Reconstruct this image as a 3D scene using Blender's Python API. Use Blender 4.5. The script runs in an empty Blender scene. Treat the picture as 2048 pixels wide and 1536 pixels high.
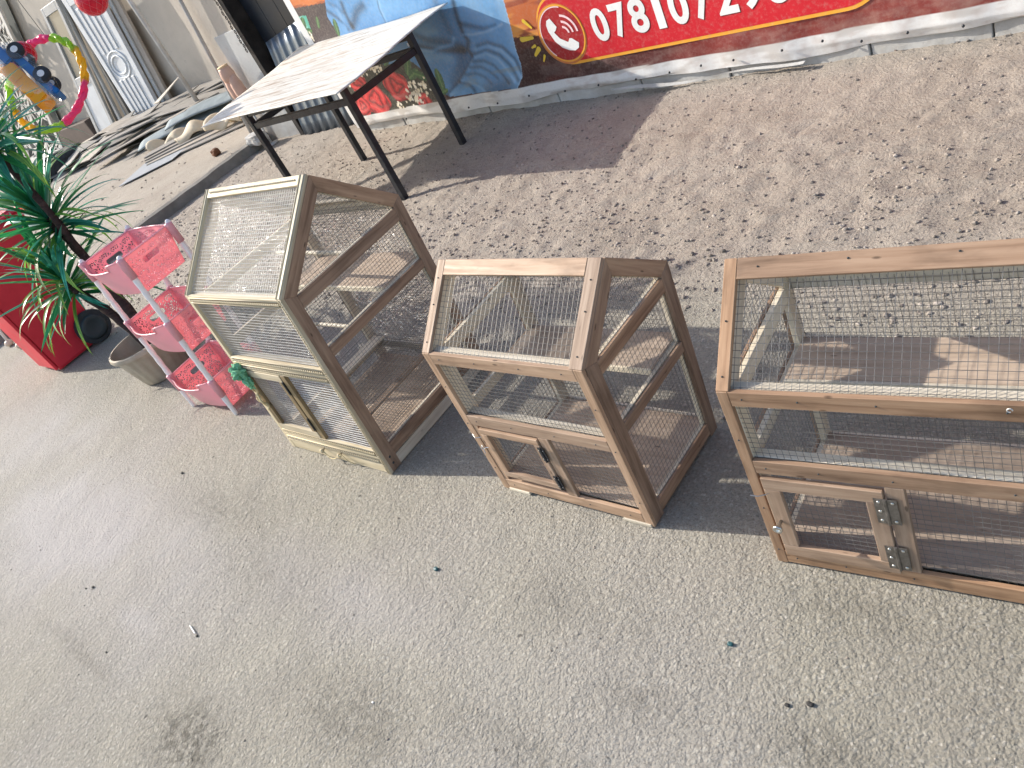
import bpy, bmesh, math, random
import numpy as np
from mathutils import Vector, Matrix, noise as mnoise
R = math.radians
random.seed(7)
rng = np.random.default_rng(11)
S = bpy.context.scene
COL = S.collection

# ---------------------------------------------------------------- camera, sky, sun, exposure
cam_d = bpy.data.cameras.new('camera'); cam = bpy.data.objects.new('camera', cam_d); COL.objects.link(cam)
F_PX, YAW, PITCH, ROLL, CAM_H = 1591.1, -0.9446, 0.568784, -0.517871, 1.6
cy, sy = math.cos(YAW), math.sin(YAW); cp, sp = math.cos(PITCH), math.sin(PITCH)
fw = Vector((sy*cp, cy*cp, -sp)); rt = Vector((cy, -sy, 0)); up = rt.cross(fw)
cr, sr = math.cos(ROLL), math.sin(ROLL)
r2, u2 = cr*rt + sr*up, -sr*rt + cr*up
m = Matrix.Identity(4)
for i in range(3):
    m[i][0], m[i][1], m[i][2] = r2[i], u2[i], -fw[i]
m.translation = (0, 0, CAM_H)
cam.matrix_world = m
cam_d.sensor_width = 36; cam_d.lens = F_PX/2048*36; cam_d.clip_start = 0.05; cam_d.clip_end = 500
S.camera = cam

SUN_EL, SUN_AZ_TO = R(29.5), R(11.5)          # light travels toward +x, a little +y
w = bpy.data.worlds.new('World'); S.world = w; w.use_nodes = True
nt = w.node_tree; nt.nodes.clear()
sky = nt.nodes.new('ShaderNodeTexSky'); sky.sky_type = 'NISHITA'; sky.sun_disc = False
sky.sun_elevation = SUN_EL
# sun stands at azimuth direction -(cos,sin) ; rotation measured from +y clockwise
sdx, sdy = -math.cos(SUN_AZ_TO), -math.sin(SUN_AZ_TO)
sky.sun_rotation = math.atan2(sdx, sdy)
sky.dust_density = 1.6; sky.air_density = 1.0
bg = nt.nodes.new('ShaderNodeBackground'); bg.inputs[1].default_value = 0.15
wo = nt.nodes.new('ShaderNodeOutputWorld')
nt.links.new(sky.outputs[0], bg.inputs[0]); nt.links.new(bg.outputs[0], wo.inputs[0])
sl = bpy.data.lights.new('sun', 'SUN'); so = bpy.data.objects.new('sun', sl); COL.objects.link(so)
sl.energy = 3.8; sl.angle = R(0.55); sl.color = (1.0, 0.93, 0.83)
dirv = Vector((math.cos(SUN_EL)*math.cos(SUN_AZ_TO), math.cos(SUN_EL)*math.sin(SUN_AZ_TO), -math.sin(SUN_EL)))
so.rotation_euler = dirv.to_track_quat('-Z', 'Y').to_euler(); so.location = (-8, 0, 8)
S.view_settings.view_transform = 'Standard'; S.view_settings.look = 'None'
S.view_settings.exposure = 0.86; S.view_settings.gamma = 1.0; S.view_settings.use_curve_mapping = False
S.render.engine = 'CYCLES'
S.cycles.transparent_max_bounces = 24; S.cycles.max_bounces = 8

# ---------------------------------------------------------------- helpers
def s2l(c):
    return tuple(((x/255)/12.92 if x/255 <= .04045 else ((x/255+.055)/1.055)**2.4) for x in c)
def tag(o, label=None, cat=None, group=None, kind=None):
    if label: o['label'] = label
    if cat: o['category'] = cat
    if group: o['group'] = group
    if kind: o['kind'] = kind
    return o
def empty(name, loc=(0, 0, 0), rz=0, label=None, cat=None, group=None):
    o = bpy.data.objects.new(name, None); COL.objects.link(o); o.location = loc; o.rotation_euler = (0, 0, rz)
    o.empty_display_size = .1
    return tag(o, label, cat, group)
def link(name, me, mat=None, parent=None, mw=None):
    o = bpy.data.objects.new(name, me); COL.objects.link(o)
    if mat is not None and len(me.materials) == 0: me.materials.append(mat)
    if parent: o.parent = parent
    if mw is not None: o.matrix_local = mw
    return o
class MB:
    def __init__(s): s.v = []; s.f = []
    def add(s, vs, fs):
        b = len(s.v); s.v += [tuple(v) for v in vs]; s.f += [tuple(b+i for i in f) for f in fs]; return s
    def box(s, a, b):
        x0, y0, z0 = a; x1, y1, z1 = b
        return s.add([(x0,y0,z0),(x1,y0,z0),(x1,y1,z0),(x0,y1,z0),(x0,y0,z1),(x1,y0,z1),(x1,y1,z1),(x0,y1,z1)],
                     [(0,3,2,1),(4,5,6,7),(0,1,5,4),(1,2,6,5),(2,3,7,6),(3,0,4,7)])
    def hexa(s, p):   # 8 corner points, bottom 4 then top 4
        return s.add(p, [(0,3,2,1),(4,5,6,7),(0,1,5,4),(1,2,6,5),(2,3,7,6),(3,0,4,7)])
    def prism(s, poly, n):   # polygon of 3D points extruded by vector n
        k = len(poly); P = [Vector(p) for p in poly]; n = Vector(n)
        vs = P + [p+n for p in P]
        fs = [tuple(range(k))[::-1], tuple(range(k, 2*k))] + [(i, (i+1) % k, k+(i+1) % k, k+i) for i in range(k)]
        return s.add(vs, fs)
    def tube(s, pts, r, n=6, cap=True, closed=False):
        P = [Vector(p) for p in pts]; k = len(P)
        rr = r if isinstance(r, (list, tuple)) else [r]*k
        b = len(s.v); ref = Vector((0, 0, 1)); 
        for i in range(k):
            if closed: t = (P[(i+1) % k]-P[i-1]).normalized()
            else: t = (P[min(i+1, k-1)]-P[max(i-1, 0)]).normalized()
            if abs(t.dot(ref)) > .95: ref = Vector((1, 0, 0)) if abs(t.x) < .9 else Vector((0, 1, 0))
            a = t.cross(ref).normalized(); c = t.cross(a)
            ref = -c if False else ref
            for j in range(n):
                an = 2*math.pi*(j+.5)/n
                s.v.append(tuple(P[i]+rr[i]*(a*math.cos(an)+c*math.sin(an))))
        kk = k if closed else k-1
        for i in range(kk):
            i2 = (i+1) % k
            for j in range(n):
                j2 = (j+1) % n
                s.f.append((b+i*n+j, b+i*n+j2, b+i2*n+j2, b+i2*n+j))
        if cap and not closed:
            s.f.append(tuple(b+j for j in range(n))[::-1]); s.f.append(tuple(b+(k-1)*n+j for j in range(n)))
        return s
    def lathe(s, prof, n=24, c=(0, 0, 0), cap=True):
        b = len(s.v); k = len(prof)
        for r, z in prof:
            for j in range(n):
                a = 2*math.pi*j/n; s.v.append((c[0]+r*math.cos(a), c[1]+r*math.sin(a), c[2]+z))
        for i in range(k-1):
            for j in range(n):
                j2 = (j+1) % n; s.f.append((b+i*n+j, b+i*n+j2, b+(i+1)*n+j2, b+(i+1)*n+j))
        if cap: s.f.append(tuple(b+j for j in range(n))[::-1]); s.f.append(tuple(b+(k-1)*n+j for j in range(n)))
        return s
    def ball(s, c, r, n=8, m=6, sc=(1, 1, 1)):
        c = Vector(c); b = len(s.v)
        for i in range(m+1):
            th = math.pi*i/m
            for j in range(n):
                a = 2*math.pi*j/n
                s.v.append((c.x+r*sc[0]*math.sin(th)*math.cos(a), c.y+r*sc[1]*math.sin(th)*math.sin(a), c.z+r*sc[2]*math.cos(th)))
        for i in range(m):
            for j in range(n):
                j2 = (j+1) % n; s.f.append((b+i*n+j, b+(i+1)*n+j, b+(i+1)*n+j2, b+i*n+j2))
        return s
    def grid(s, fn, nu, nv):
        b = len(s.v)
        for i in range(nu+1):
            for j in range(nv+1): s.v.append(tuple(fn(i/nu, j/nv)))
        for i in range(nu):
            for j in range(nv):
                a = b+i*(nv+1)+j; s.f.append((a, a+nv+1, a+nv+2, a+1))
        return s
    def mesh(s, name, smooth=False):
        me = bpy.data.meshes.new(name); me.from_pydata(s.v, [], s.f); me.validate(); me.update()
        if smooth: me.polygons.foreach_set('use_smooth', [True]*len(me.polygons))
        return me
    def obj(s, name, mat, parent=None, smooth=False, mw=None):
        return link(name, s.mesh(name, smooth), mat, parent, mw)
def modm(o, t, **kw):
    md = o.modifiers.new(t.lower(), t)
    for k, v in kw.items(): setattr(md, k, v)
    return md
def bevel_mesh(me, off, seg=1):
    bm = bmesh.new(); bm.from_mesh(me)
    bmesh.ops.recalc_face_normals(bm, faces=bm.faces)
    bmesh.ops.bevel(bm, geom=list(bm.edges), offset=off, segments=seg, affect='EDGES', clamp_overlap=True)
    bm.to_mesh(me); bm.free(); return me
def fixn(me):
    bm = bmesh.new(); bm.from_mesh(me); bmesh.ops.recalc_face_normals(bm, faces=bm.faces); bm.to_mesh(me); bm.free(); return me
# value noise on numpy arrays
def vnoise(x, y, seed=0):
    xi = np.floor(x).astype(np.int64); yi = np.floor(y).astype(np.int64); xf = x-xi; yf = y-yi
    def h(a, b):
        n = (a*374761393 + b*668265263 + seed*1442695041) & 0xffffffff
        n = ((n ^ (n >> 13))*1274126177) & 0xffffffff
        return ((n ^ (n >> 16)) & 0xffff)/65535.0
    u = xf*xf*(3-2*xf); v = yf*yf*(3-2*yf)
    return (h(xi, yi)*(1-u)+h(xi+1, yi)*u)*(1-v)+(h(xi, yi+1)*(1-u)+h(xi+1, yi+1)*u)*v
def fbm(x, y, o=4, seed=0):
    a = 0; amp = .5; t = 0
    for i in range(o):
        a = a+amp*vnoise(x*2**i+i*17.3, y*2**i-i*9.1, seed+i); t += amp; amp *= .5
    return a/t

# ---------------------------------------------------------------- materials
class NT:
    def __init__(s, name):
        s.m = bpy.data.materials.new(name); s.m.use_nodes = True; s.t = s.m.node_tree; s.t.nodes.clear()
        s.out = s.t.nodes.new('ShaderNodeOutputMaterial')
    def n(s, k, **kw):
        x = s.t.nodes.new('ShaderNode'+k)
        for a, b in kw.items():
            if a.startswith('i_'):
                key = a[2:]; key = int(key) if key.isdigit() else key.replace('_', ' ')
                x.inputs[key].default_value = b
            else: setattr(x, a, b)
        return x
    def l(s, a, b): s.t.links.new(a, b)
    def bsdf(s, col=None, rough=.6, metal=0, spec=.5, **kw):
        b = s.n('BsdfPrincipled'); b.inputs['Roughness'].default_value = rough; b.inputs['Metallic'].default_value = metal
        b.inputs['Specular IOR Level'].default_value = spec
        if col is not None: b.inputs['Base Color'].default_value = (*col, 1)
        s.l(b.outputs[0], s.out.inputs[0]); s.b = b; return b
    def ramp(s, fac, stops):
        r = s.n('ValToRGB'); e = r.color_ramp.elements
        e[0].position, e[0].color = stops[0][0], (*stops[0][1], 1); e[1].position, e[1].color = stops[-1][0], (*stops[-1][1], 1)
        for p, c in stops[1:-1]:
            q = e.new(p); q.color = (*c, 1)
        s.l(fac, r.inputs[0]); return r.outputs[0]
    def noise(s, vec, scale, det=4, rough=.55, dist=0):
        x = s.n('TexNoise'); x.inputs['Scale'].default_value = scale; x.inputs['Detail'].default_value = det
        x.inputs['Roughness'].default_value = rough; x.inputs['Distortion'].default_value = dist
        if vec is not None: s.l(vec, x.inputs['Vector'])
        return x.outputs[0]
    def vor(s, vec, scale, feat='F1', out=0, rand=1):
        x = s.n('TexVoronoi', feature=feat); x.inputs['Scale'].default_value = scale; x.inputs['Randomness'].default_value = rand
        if vec is not None: s.l(vec, x.inputs['Vector'])
        return x.outputs[out]
    def mix(s, f, a, b, bt='MIX'):
        x = s.n('Mix', data_type='RGBA', blend_type=bt)
        for i, q in ((0, f), (6, a), (7, b)):
            if hasattr(q, 'is_output'): s.l(q, x.inputs[i])
            elif i == 0: x.inputs[0].default_value = q
            else: x.inputs[i].default_value = (*q, 1)
        return x.outputs[2]
    def math(s, op, a, b=0, c=0):
        x = s.n('Math', operation=op)
        for i, q in enumerate((a, b, c)):
            if hasattr(q, 'is_output'): s.l(q, x.inputs[i])
            else: x.inputs[i].default_value = q
        return x.outputs[0]
    def mr(s, v, a, b, c=0, d=1):
        x = s.n('MapRange'); s.l(v, x.inputs[0])
        for i, q in enumerate((a, b, c, d)): x.inputs[i+1].default_value = q
        return x.outputs[0]
    def bump(s, h, strength=.3, dist=.01, prev=None):
        x = s.n('Bump'); x.inputs['Strength'].default_value = strength; x.inputs['Distance'].default_value = dist
        s.l(h, x.inputs['Height'])
        if prev is not None: s.l(prev, x.inputs['Normal'])
        return x.outputs[0]
    def obj(s): return s.n('TexCoord').outputs['Object']
    def rand(s): return s.n('ObjectInfo').outputs['Random']
    def mapv(s, vec, scale=(1, 1, 1), loc=None):
        x = s.n('Mapping'); s.l(vec, x.inputs[0]); x.inputs['Scale'].default_value = scale
        if loc is not None: s.l(loc, x.inputs['Location'])
        return x.outputs[0]
def wood(name, dark, mid, light, rough=.62, grain=1.0, stain=.25, weather=None):
    t = NT(name); t.bsdf(rough=rough, spec=.35)
    rnd = t.rand(); off = t.math('MULTIPLY', rnd, 37.0)
    cx = t.n('CombineXYZ'); t.l(off, cx.inputs[0]); t.l(off, cx.inputs[1]); t.l(off, cx.inputs[2])
    v = t.mapv(t.obj(), (2.2, 42, 42), cx.outputs[0])
    a = t.noise(v, 1.6, 6, .62, .6)
    v2 = t.mapv(t.obj(), (1.0, 9, 9), cx.outputs[0])
    b = t.noise(v2, 2.2, 3, .5, 1.2)
    f = t.math('ADD', t.math('MULTIPLY', a, .65), t.math('MULTIPLY', b, .35))
    c = t.ramp(f, [(.30, dark), (.48, mid), (.68, light)])
    n3 = t.noise(t.mapv(t.obj(), (5, 14, 14), cx.outputs[0]), 1.5, 4)
    st = t.mr(n3, .5, .72, 0, stain)
    c = t.mix(st, c, tuple(x*.5 for x in dark))
    # each board its own tone
    br = t.mr(rnd, 0, 1, .80, 1.16)
    hsv = t.n('HueSaturation'); t.l(c, hsv.inputs['Color']); t.l(br, hsv.inputs['Value'])
    t.l(t.mr(rnd, 0, 1, .9, 1.05), hsv.inputs['Saturation'])
    c = hsv.outputs[0]
    # dark nail dots / small knots
    kn = t.vor(t.mapv(t.obj(), (7, 22, 22), cx.outputs[0]), 1.4, 'F1', 0)
    km = t.mr(kn, .06, .11, .75, 0)
    c = t.mix(km, c, tuple(x*.35 for x in dark))
    t.l(c, t.b.inputs['Base Color'])
    t.l(t.mr(a, .3, .7, rough+.1, rough-.1), t.b.inputs['Roughness'])
    t.l(t.bump(f, .35*grain, .002), t.b.inputs['Normal'])
    return t.m
M = {}
M['wood'] = wood('tan wood', s2l((122, 98, 78)), s2l((162, 135, 112)), s2l((186, 160, 136)), stain=.45)
M['wood_side'] = wood('brown wood', s2l((108, 84, 66)), s2l((148, 121, 99)), s2l((172, 145, 120)), stain=.45)
M['wood_red'] = wood('reddish wood', s2l((112, 84, 62)), s2l((156, 124, 97)), s2l((180, 149, 121)), stain=.5)
M['pine'] = wood('pale pine', s2l((184, 170, 146)), s2l((208, 197, 176)), s2l((222, 213, 196)), stain=.12)
M['cream'] = wood('cream trim wood', s2l((166, 148, 116)), s2l((194, 179, 148)), s2l((212, 199, 172)), stain=.1)
M['olive'] = wood('olive stained wood', s2l((70, 58, 40)), s2l((110, 94, 68)), s2l((140, 122, 92)))
M['ply'] = wood('brown hardboard', s2l((150, 132, 114)), s2l((172, 154, 136)), s2l((188, 170, 152)), grain=.3, stain=.1)
def simple(name, col, rough=.5, metal=0, spec=.5, var=.15, vs=6, bump=0, bs=60):
    t = NT(name); t.bsdf(col, rough, metal, spec)
    if var:
        n = t.noise(t.obj(), vs, 5, .6)
        c = t.ramp(n, [(.3, tuple(x*(1-var) for x in col)), (.7, tuple(min(1, x*(1+var)) for x in col))])
        t.l(c, t.b.inputs['Base Color'])
        t.l(t.mr(n, .3, .7, max(0, rough-.08), min(1, rough+.08)), t.b.inputs['Roughness'])
    if bump: t.l(t.bump(t.noise(t.obj(), bs, 4), bump, .01), t.b.inputs['Normal'])
    return t.m
M['wire'] = simple('galvanised wire', (.19, .185, .175), .5, .45, .5, .25, 30)
M['wire_bright'] = simple('bright wire', (.52, .52, .50), .5, .15, .5, .2, 30)
M['hinge'] = simple('grey steel', (.23, .22, .21), .42, .9, .5, .35, 60)
M['screw'] = simple('bright steel', (.6, .6, .58), .3, 1, .5, 0)
M['blacksteel'] = simple('black painted steel', (.018, .021, .026), .38, .0, .5, .5, 22, .15, 40)
M['black'] = simple('black plastic', (.03, .04, .045), .5, 0, .5, .3, 8)
M['rubber'] = simple('dusty rubber', (.035, .037, .04), .8, 0, .3, .4, 12, .3, 40)
M['white'] = simple('white plastic', (.78, .76, .74), .4, 0, .5, .06, 10)
M['cloth'] = simple('pale green cloth', s2l((120, 178, 140)), .9, 0, .2, .35, 30, .4, 200)
M['rope'] = simple('pale rope', s2l((206, 190, 150)), .85, 0, .2, .3, 60, .5, 200)
# ---- flat print on the banner, in metres along the wall (u) and up (z)
SHIRT = [(0.473,1.195),(0.366,1.067),(0.288,0.966),(0.3,0.877),(0.317,0.761),(0.426,0.496),(0.855,0.513),(1.119,0.355),(1.141,0.242),(1.243,0.177),(1.967,0.156),(2.046,0.224),(2.081,0.306),(2.093,0.406),(2.128,0.532),(2.163,0.701),(2.183,0.82)]
ARM = [(1.744,0.816),(1.714,0.753),(1.694,0.681),(1.687,0.606),(1.698,0.542),(1.651,0.476),(1.671,0.441),(1.668,0.42),(1.529,0.337),(1.41,0.269),(1.24,0.198),(1.236,0.169),(2.001,0.151),(2.094,0.296),(2.104,0.441),(2.151,0.609),(2.182,0.725)]
STROKES = [(0.012,-0.5,[(1.725,0.79),(1.705,0.73),(1.688,0.662),(1.681,0.586),(1.698,0.531),(1.655,0.475),(1.671,0.435)]),(0.01,-0.45,[(1.668,0.42),(1.529,0.337),(1.41,0.269),(1.22,0.195)]),(0.01,0.35,[(1.676,0.419),(1.541,0.335),(1.421,0.268),(1.256,0.196)]),(0.006,0.4,[(1.675,0.577),(1.766,0.561),(1.877,0.556),(1.995,0.565),(2.067,0.576)]),(0.012,-0.35,[(1.706,0.644),(1.8,0.611),(1.892,0.579),(2.003,0.578)]),(0.01,-0.4,[(1.757,0.479),(1.869,0.486),(1.985,0.436),(2.048,0.349),(2.053,0.25)]),(0.01,0.35,[(1.73,0.463),(1.857,0.468),(1.96,0.42),(2.023,0.332),(2.032,0.226)]),(0.01,-0.35,[(1.703,0.435),(1.828,0.447),(1.929,0.394),(1.982,0.313),(2.0,0.21)]),(0.008,0.3,[(1.69,0.416),(1.805,0.424),(1.894,0.373),(1.933,0.294),(1.96,0.205)]),(0.008,-0.3,[(1.648,0.39),(1.759,0.379),(1.831,0.336),(1.874,0.26),(1.899,0.202)]),(0.008,-0.28,[(1.592,0.355),(1.697,0.345),(1.763,0.303),(1.812,0.247)]),(0.008,-0.25,[(1.512,0.312),(1.623,0.307),(1.694,0.269),(1.732,0.219)]),(0.01,-0.35,[(1.421,0.268),(1.495,0.252),(1.523,0.208),(1.52,0.18)]),(0.008,0.25,[(1.444,0.276),(1.521,0.254),(1.59,0.211),(1.631,0.163)]),(0.014,-0.5,[(1.173,0.577),(1.292,0.535),(1.438,0.5),(1.612,0.477)]),(0.008,0.4,[(1.165,0.556),(1.282,0.523),(1.42,0.533),(1.528,0.531),(1.572,0.569)]),(0.02,-0.35,[(1.193,0.668),(1.299,0.6),(1.444,0.564),(1.607,0.505)]),(0.03,-0.25,[(1.595,0.453),(1.487,0.36),(1.367,0.275)]),(0.03,0.2,[(1.169,0.493),(1.378,0.477),(1.44,0.445)]),(0.04,0.2,[(1.882,0.729),(1.873,0.662),(1.958,0.621)]),(0.03,0.25,[(2.123,0.709),(2.126,0.614),(2.117,0.509),(2.105,0.396)]),(0.02,-0.2,[(1.558,0.824),(1.562,0.722),(1.566,0.617)]),(0.02,0.2,[(1.169,0.716),(1.259,0.662),(1.419,0.644)]),(0.03,-0.3,[(1.912,0.2),(1.785,0.179),(1.666,0.178)]),(0.012,-0.45,[(0.553,1.016),(0.534,0.949),(0.525,0.88),(0.533,0.839)]),(0.012,0.25,[(0.459,0.984),(0.455,0.919),(0.45,0.854)]),(0.01,-0.35,[(0.328,1.003),(0.393,0.944),(0.452,0.88),(0.465,0.831)]),(0.02,-0.4,[(0.783,0.951),(0.679,0.928),(0.597,0.879),(0.533,0.839)]),(0.006,0.3,[(0.989,0.94),(0.965,0.896),(0.96,0.842),(0.954,0.787)]),(0.006,-0.3,[(0.975,0.943),(0.951,0.899),(0.946,0.844),(0.945,0.788)]),(0.01,-0.2,[(0.401,1.047),(0.461,1.009),(0.504,0.955)])]
ROSES = [(0.322,0.267,0.17),(0.684,0.337,0.15),(0.204,0.439,0.12),(0.928,0.172,0.09),(0.104,0.24,0.1)]
LEAVES = [(0.939,0.466,0.09,0.9),(0.957,0.396,0.08,0.3),(1.043,0.37,0.08,-0.4),(0.329,0.87,0.07,1.2),(0.723,0.539,0.06,0.5),(-0.099,0.955,0.09,0.8),(0.126,0.948,0.05,1.0),(-0.081,0.909,0.07,0),(1.219,0.313,0.09,1.4),(1.207,0.226,0.05,0.2)]
DOTS = [(0.504,0.531),(0.312,0.511),(0.582,0.499),(0.886,0.31),(0.804,0.237),(0.994,0.282),(0.859,0.223),(0.603,0.175),(-0.121,0.874),(0.084,0.462),(0.401,0.526)]
JAR = [(-0.136,1.039),(0.023,1.025),(-0.023,0.899),(-0.178,0.898)]
ORANGE1 = [(-0.125,1.221),(-0.133,1.107),(0.338,1.06),(0.385,1.115)]
POT2 = [(0.17,0.878),(0.252,0.87),(0.227,0.833),(0.137,0.835)]
ORANGE2 = [(2.185,0.728),(2.139,0.481),(2.324,0.455),(2.509,0.631),(2.904,0.635),(2.595,0.787)]
PHONE = [(2.447,0.53),(2.478,0.539),(2.508,0.482),(2.489,0.462),(2.472,0.453),(2.499,0.411),(2.553,0.38),(2.572,0.401),(2.59,0.398),(2.632,0.363),(2.618,0.335),(2.584,0.322),(2.539,0.33),(2.493,0.353),(2.452,0.4),(2.429,0.466),(2.431,0.503)]
ARCS = [[(2.551,0.546),(2.602,0.53),(2.636,0.488),(2.647,0.439)],[(2.55,0.508),(2.59,0.491),(2.608,0.464),(2.611,0.439)],[(2.554,0.475),(2.574,0.467),(2.581,0.443)]]
RAYS = [[(2.26,0.562),(2.301,0.513)],[(2.184,0.456),(2.279,0.452)],[(2.272,0.401),(2.241,0.393)],[(2.293,0.377),(2.243,0.343)],[(2.317,0.328),(2.292,0.296)]]
CIRC = [(2.341,0.513),(2.521,0.438),(2.701,0.376),(2.555,0.607),(2.483,0.254),(2.382,0.512),(2.696,0.388)]
PILLB = [(2.629,0.253),(2.936,0.258),(3.558,0.258),(3.942,0.265),(4.186,0.257),(4.301,0.257),(4.337,0.259)]
DIG = [(2.835,0.434),(2.955,0.343),(3.106,0.342),(3.261,0.338),(3.374,0.342),(3.499,0.339),(3.665,0.338),(3.793,0.338),(3.93,0.338)]
DIGTOP = [(2.843,0.529),(2.982,0.524)]
BAND = [(4.573,0.211),(4.604,0.125)]
NAILS = [(0.62,0.077),(1.202,0.097),(1.411,0.085),(1.727,0.082),(2.054,0.098),(2.383,0.09),(2.668,0.093),(2.959,0.091),(3.202,0.098),(3.415,0.107),(3.616,0.107),(3.896,0.115),(4.11,0.127),(4.293,0.095),(4.501,0.099),(4.729,0.088)]
BMARK = [(1.071,0.601)]


# ---------------------------------------------------------------- ground
def ground_mat(name, paved):
    t = NT(name); t.bsdf(rough=.85, spec=.25)
    P = t.obj()
    at = t.n('Attribute', attribute_name='dirt').outputs['Fac']
    big = t.noise(P, .55, 4, .55); med = t.noise(P, 3.1, 6, .65); fine = t.noise(P, 55, 6, .7); fine2 = t.noise(P, 105, 5, .8); mott = t.noise(P, 14, 5, .6, .4)
    pav = t.ramp(big, [(.32, (.288, .268, .218)), (.5, (.346, .323, .264)), (.68, (.372, .350, .290))])
    pav = t.mix(t.mr(med, .42, .70, 0, .42), pav, (.27, .248, .215))
    pav = t.mix(t.mr(t.noise(P, .9, 3, .5), .5, .66, 0, .5), pav, (.372, .350, .325))
    # exposed aggregate: pale and dark chips
    vc = t.n('TexVoronoi', feature='F1'); vc.inputs['Scale'].default_value = 120; t.l(P, vc.inputs['Vector'])
    sep = t.n('SeparateColor'); t.l(vc.outputs['Color'], sep.inputs[0])
    chip = t.mr(vc.outputs['Distance'], .25, .5, 1, 0)
    pale = t.math('MULTIPLY', t.mr(sep.outputs[0], .82, .9), chip)
    pav = t.mix(t.math('MULTIPLY', pale, .55), pav, (.60, .56, .50))
    dk = t.math('MULTIPLY', t.mr(sep.outputs[1], .86, .93), chip)
    pav = t.mix(t.math('MULTIPLY', dk, .5), pav, (.16, .15, .14))
    pav = t.mix(t.mr(fine, .3, .7, .0, .30), pav, (.22, .205, .18))
    pav = t.mix(t.mr(fine2, .48, .72, .0, .75), pav, (.13, .12, .10)); pav = t.mix(t.mr(fine2, .45, .25, .0, .5), pav, (.52, .49, .44))
    # soil / gravel apron
    soil = t.ramp(t.noise(P, 1.7, 5, .6), [(.3, (.36, .305, .25)), (.5, (.435, .38, .32)), (.7, (.47, .42, .36))])
    soil = t.mix(t.mr(mott, .45, .72, 0, .45), soil, (.30, .265, .225))
    soil = t.mix(t.mr(fine, .35, .7, 0, .45), soil, (.24, .205, .17))
    soil = t.mix(t.math('MULTIPLY', pale, .45), soil, (.52, .47, .42))
    vb = t.n('TexVoronoi', feature='F1'); vb.inputs['Scale'].default_value = 62; t.l(P, vb.inputs['Vector']); sb_ = t.n('SeparateColor'); t.l(vb.outputs['Color'], sb_.inputs[0])
    big_chip = t.math('MULTIPLY', t.mr(sb_.outputs[2], .86, .90), t.mr(vb.outputs['Distance'], .18, .42, 1, 0))
    pav = t.mix(t.math('MULTIPLY', big_chip, .38), pav, (.53, .50, .43))
    sa = t.n('Attribute', attribute_name='stain').outputs['Fac']
    pav = t.mix(t.math('MULTIPLY', sa, t.mr(t.noise(P, 26, 7, .85), .44, .56, .08, 1)), pav, (.11, .10, .08))
    pav = t.mix(t.n('Attribute', attribute_name='pale').outputs['Fac'], pav, (.40, .378, .365))
    c = t.mix(at, pav, soil)
    # scattered dark specks and oil drops
    vs = t.n('TexVoronoi', feature='F1'); vs.inputs['Scale'].default_value = 7.5; t.l(P, vs.inputs['Vector'])
    ss = t.n('SeparateColor'); t.l(vs.outputs['Color'], ss.inputs[0])
    sp = t.math('MULTIPLY', t.mr(vs.outputs['Distance'], .035, .06, 1, 0), t.mr(ss.outputs[0], .6, .62))
    c = t.mix(t.math('MULTIPLY', sp, .75), c, (.06, .055, .05))
    t.l(c, t.b.inputs['Base Color'])
    v1 = t.vor(P, 150, 'F1'); v2 = t.vor(P, 62, 'F1')
    h = t.math('ADD', t.math('MULTIPLY', v1, -.8), t.math('MULTIPLY', fine2, 1.5))
    b1 = t.bump(h, .8, .0048)
    b2 = t.bump(t.math('ADD', t.math('MULTIPLY', v2, -1), t.math('MULTIPLY', t.noise(P, 30, 5, .7), 1.6)), .42, .0065, b1)
    b3 = t.bump(t.noise(P, 6, 4, .6), .35, .03, b2)
    hs = t.math('ADD', t.math('MULTIPLY', t.vor(P, 70, 'F1'), -1.2), t.math('MULTIPLY', t.noise(P, 75, 6, .85), 2.2))
    x4 = t.n('Bump'); x4.inputs['Distance'].default_value = .013; t.l(hs, x4.inputs['Height']); t.l(b3, x4.inputs['Normal'])
    t.l(t.math('MULTIPLY', at, .5), x4.inputs['Strength'])
    t.l(x4.outputs[0], t.b.inputs['Normal'])
    return t.m
M['ground'] = ground_mat('concrete yard and gravel', True)

STAINS = [(-2.17, -.08, .16, .10, .95), (-3.0, .60, .30, .12, .45), (-1.68, .22, .22, .10, .5), (-.94, .56, .10, .05, .35), (-.55, .61, .09, .05, .6), (-.60, .92, .14, .05, .35), (-1.15, .34, .3, .05, .3), (-2.4, .45, .35, .10, .3), (-3.1, -.09, .45, .025, .5), (-4.2, .0, .25, .14, .4), (-1.2, .72, .25, .08, .25)]
PALES = [(-3.9, .25, .9, .35, .9), (-2.9, .1, .25, .06, .5), (-3.2, .35, .5, .2, .6), (-2.0, .5, .6, .12, .3), (-5.2, .6, .8, .3, .7)]
KX = -7.93
def axis(a, b, st, far, grow=1.35):
    c = list(np.arange(a, b+1e-6, st)); s = st; lo = []; x = a
    while x > -far: s *= grow; x -= s; lo.append(x)
    hi = []; x = c[-1]; s = st
    while x < far: s *= grow; x += s; hi.append(x)
    return np.array(lo[::-1]+c+hi)
def sm(x, a, b):
    t = np.clip((x-a)/(b-a), 0, 1); return t*t*(3-2*t)
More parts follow.
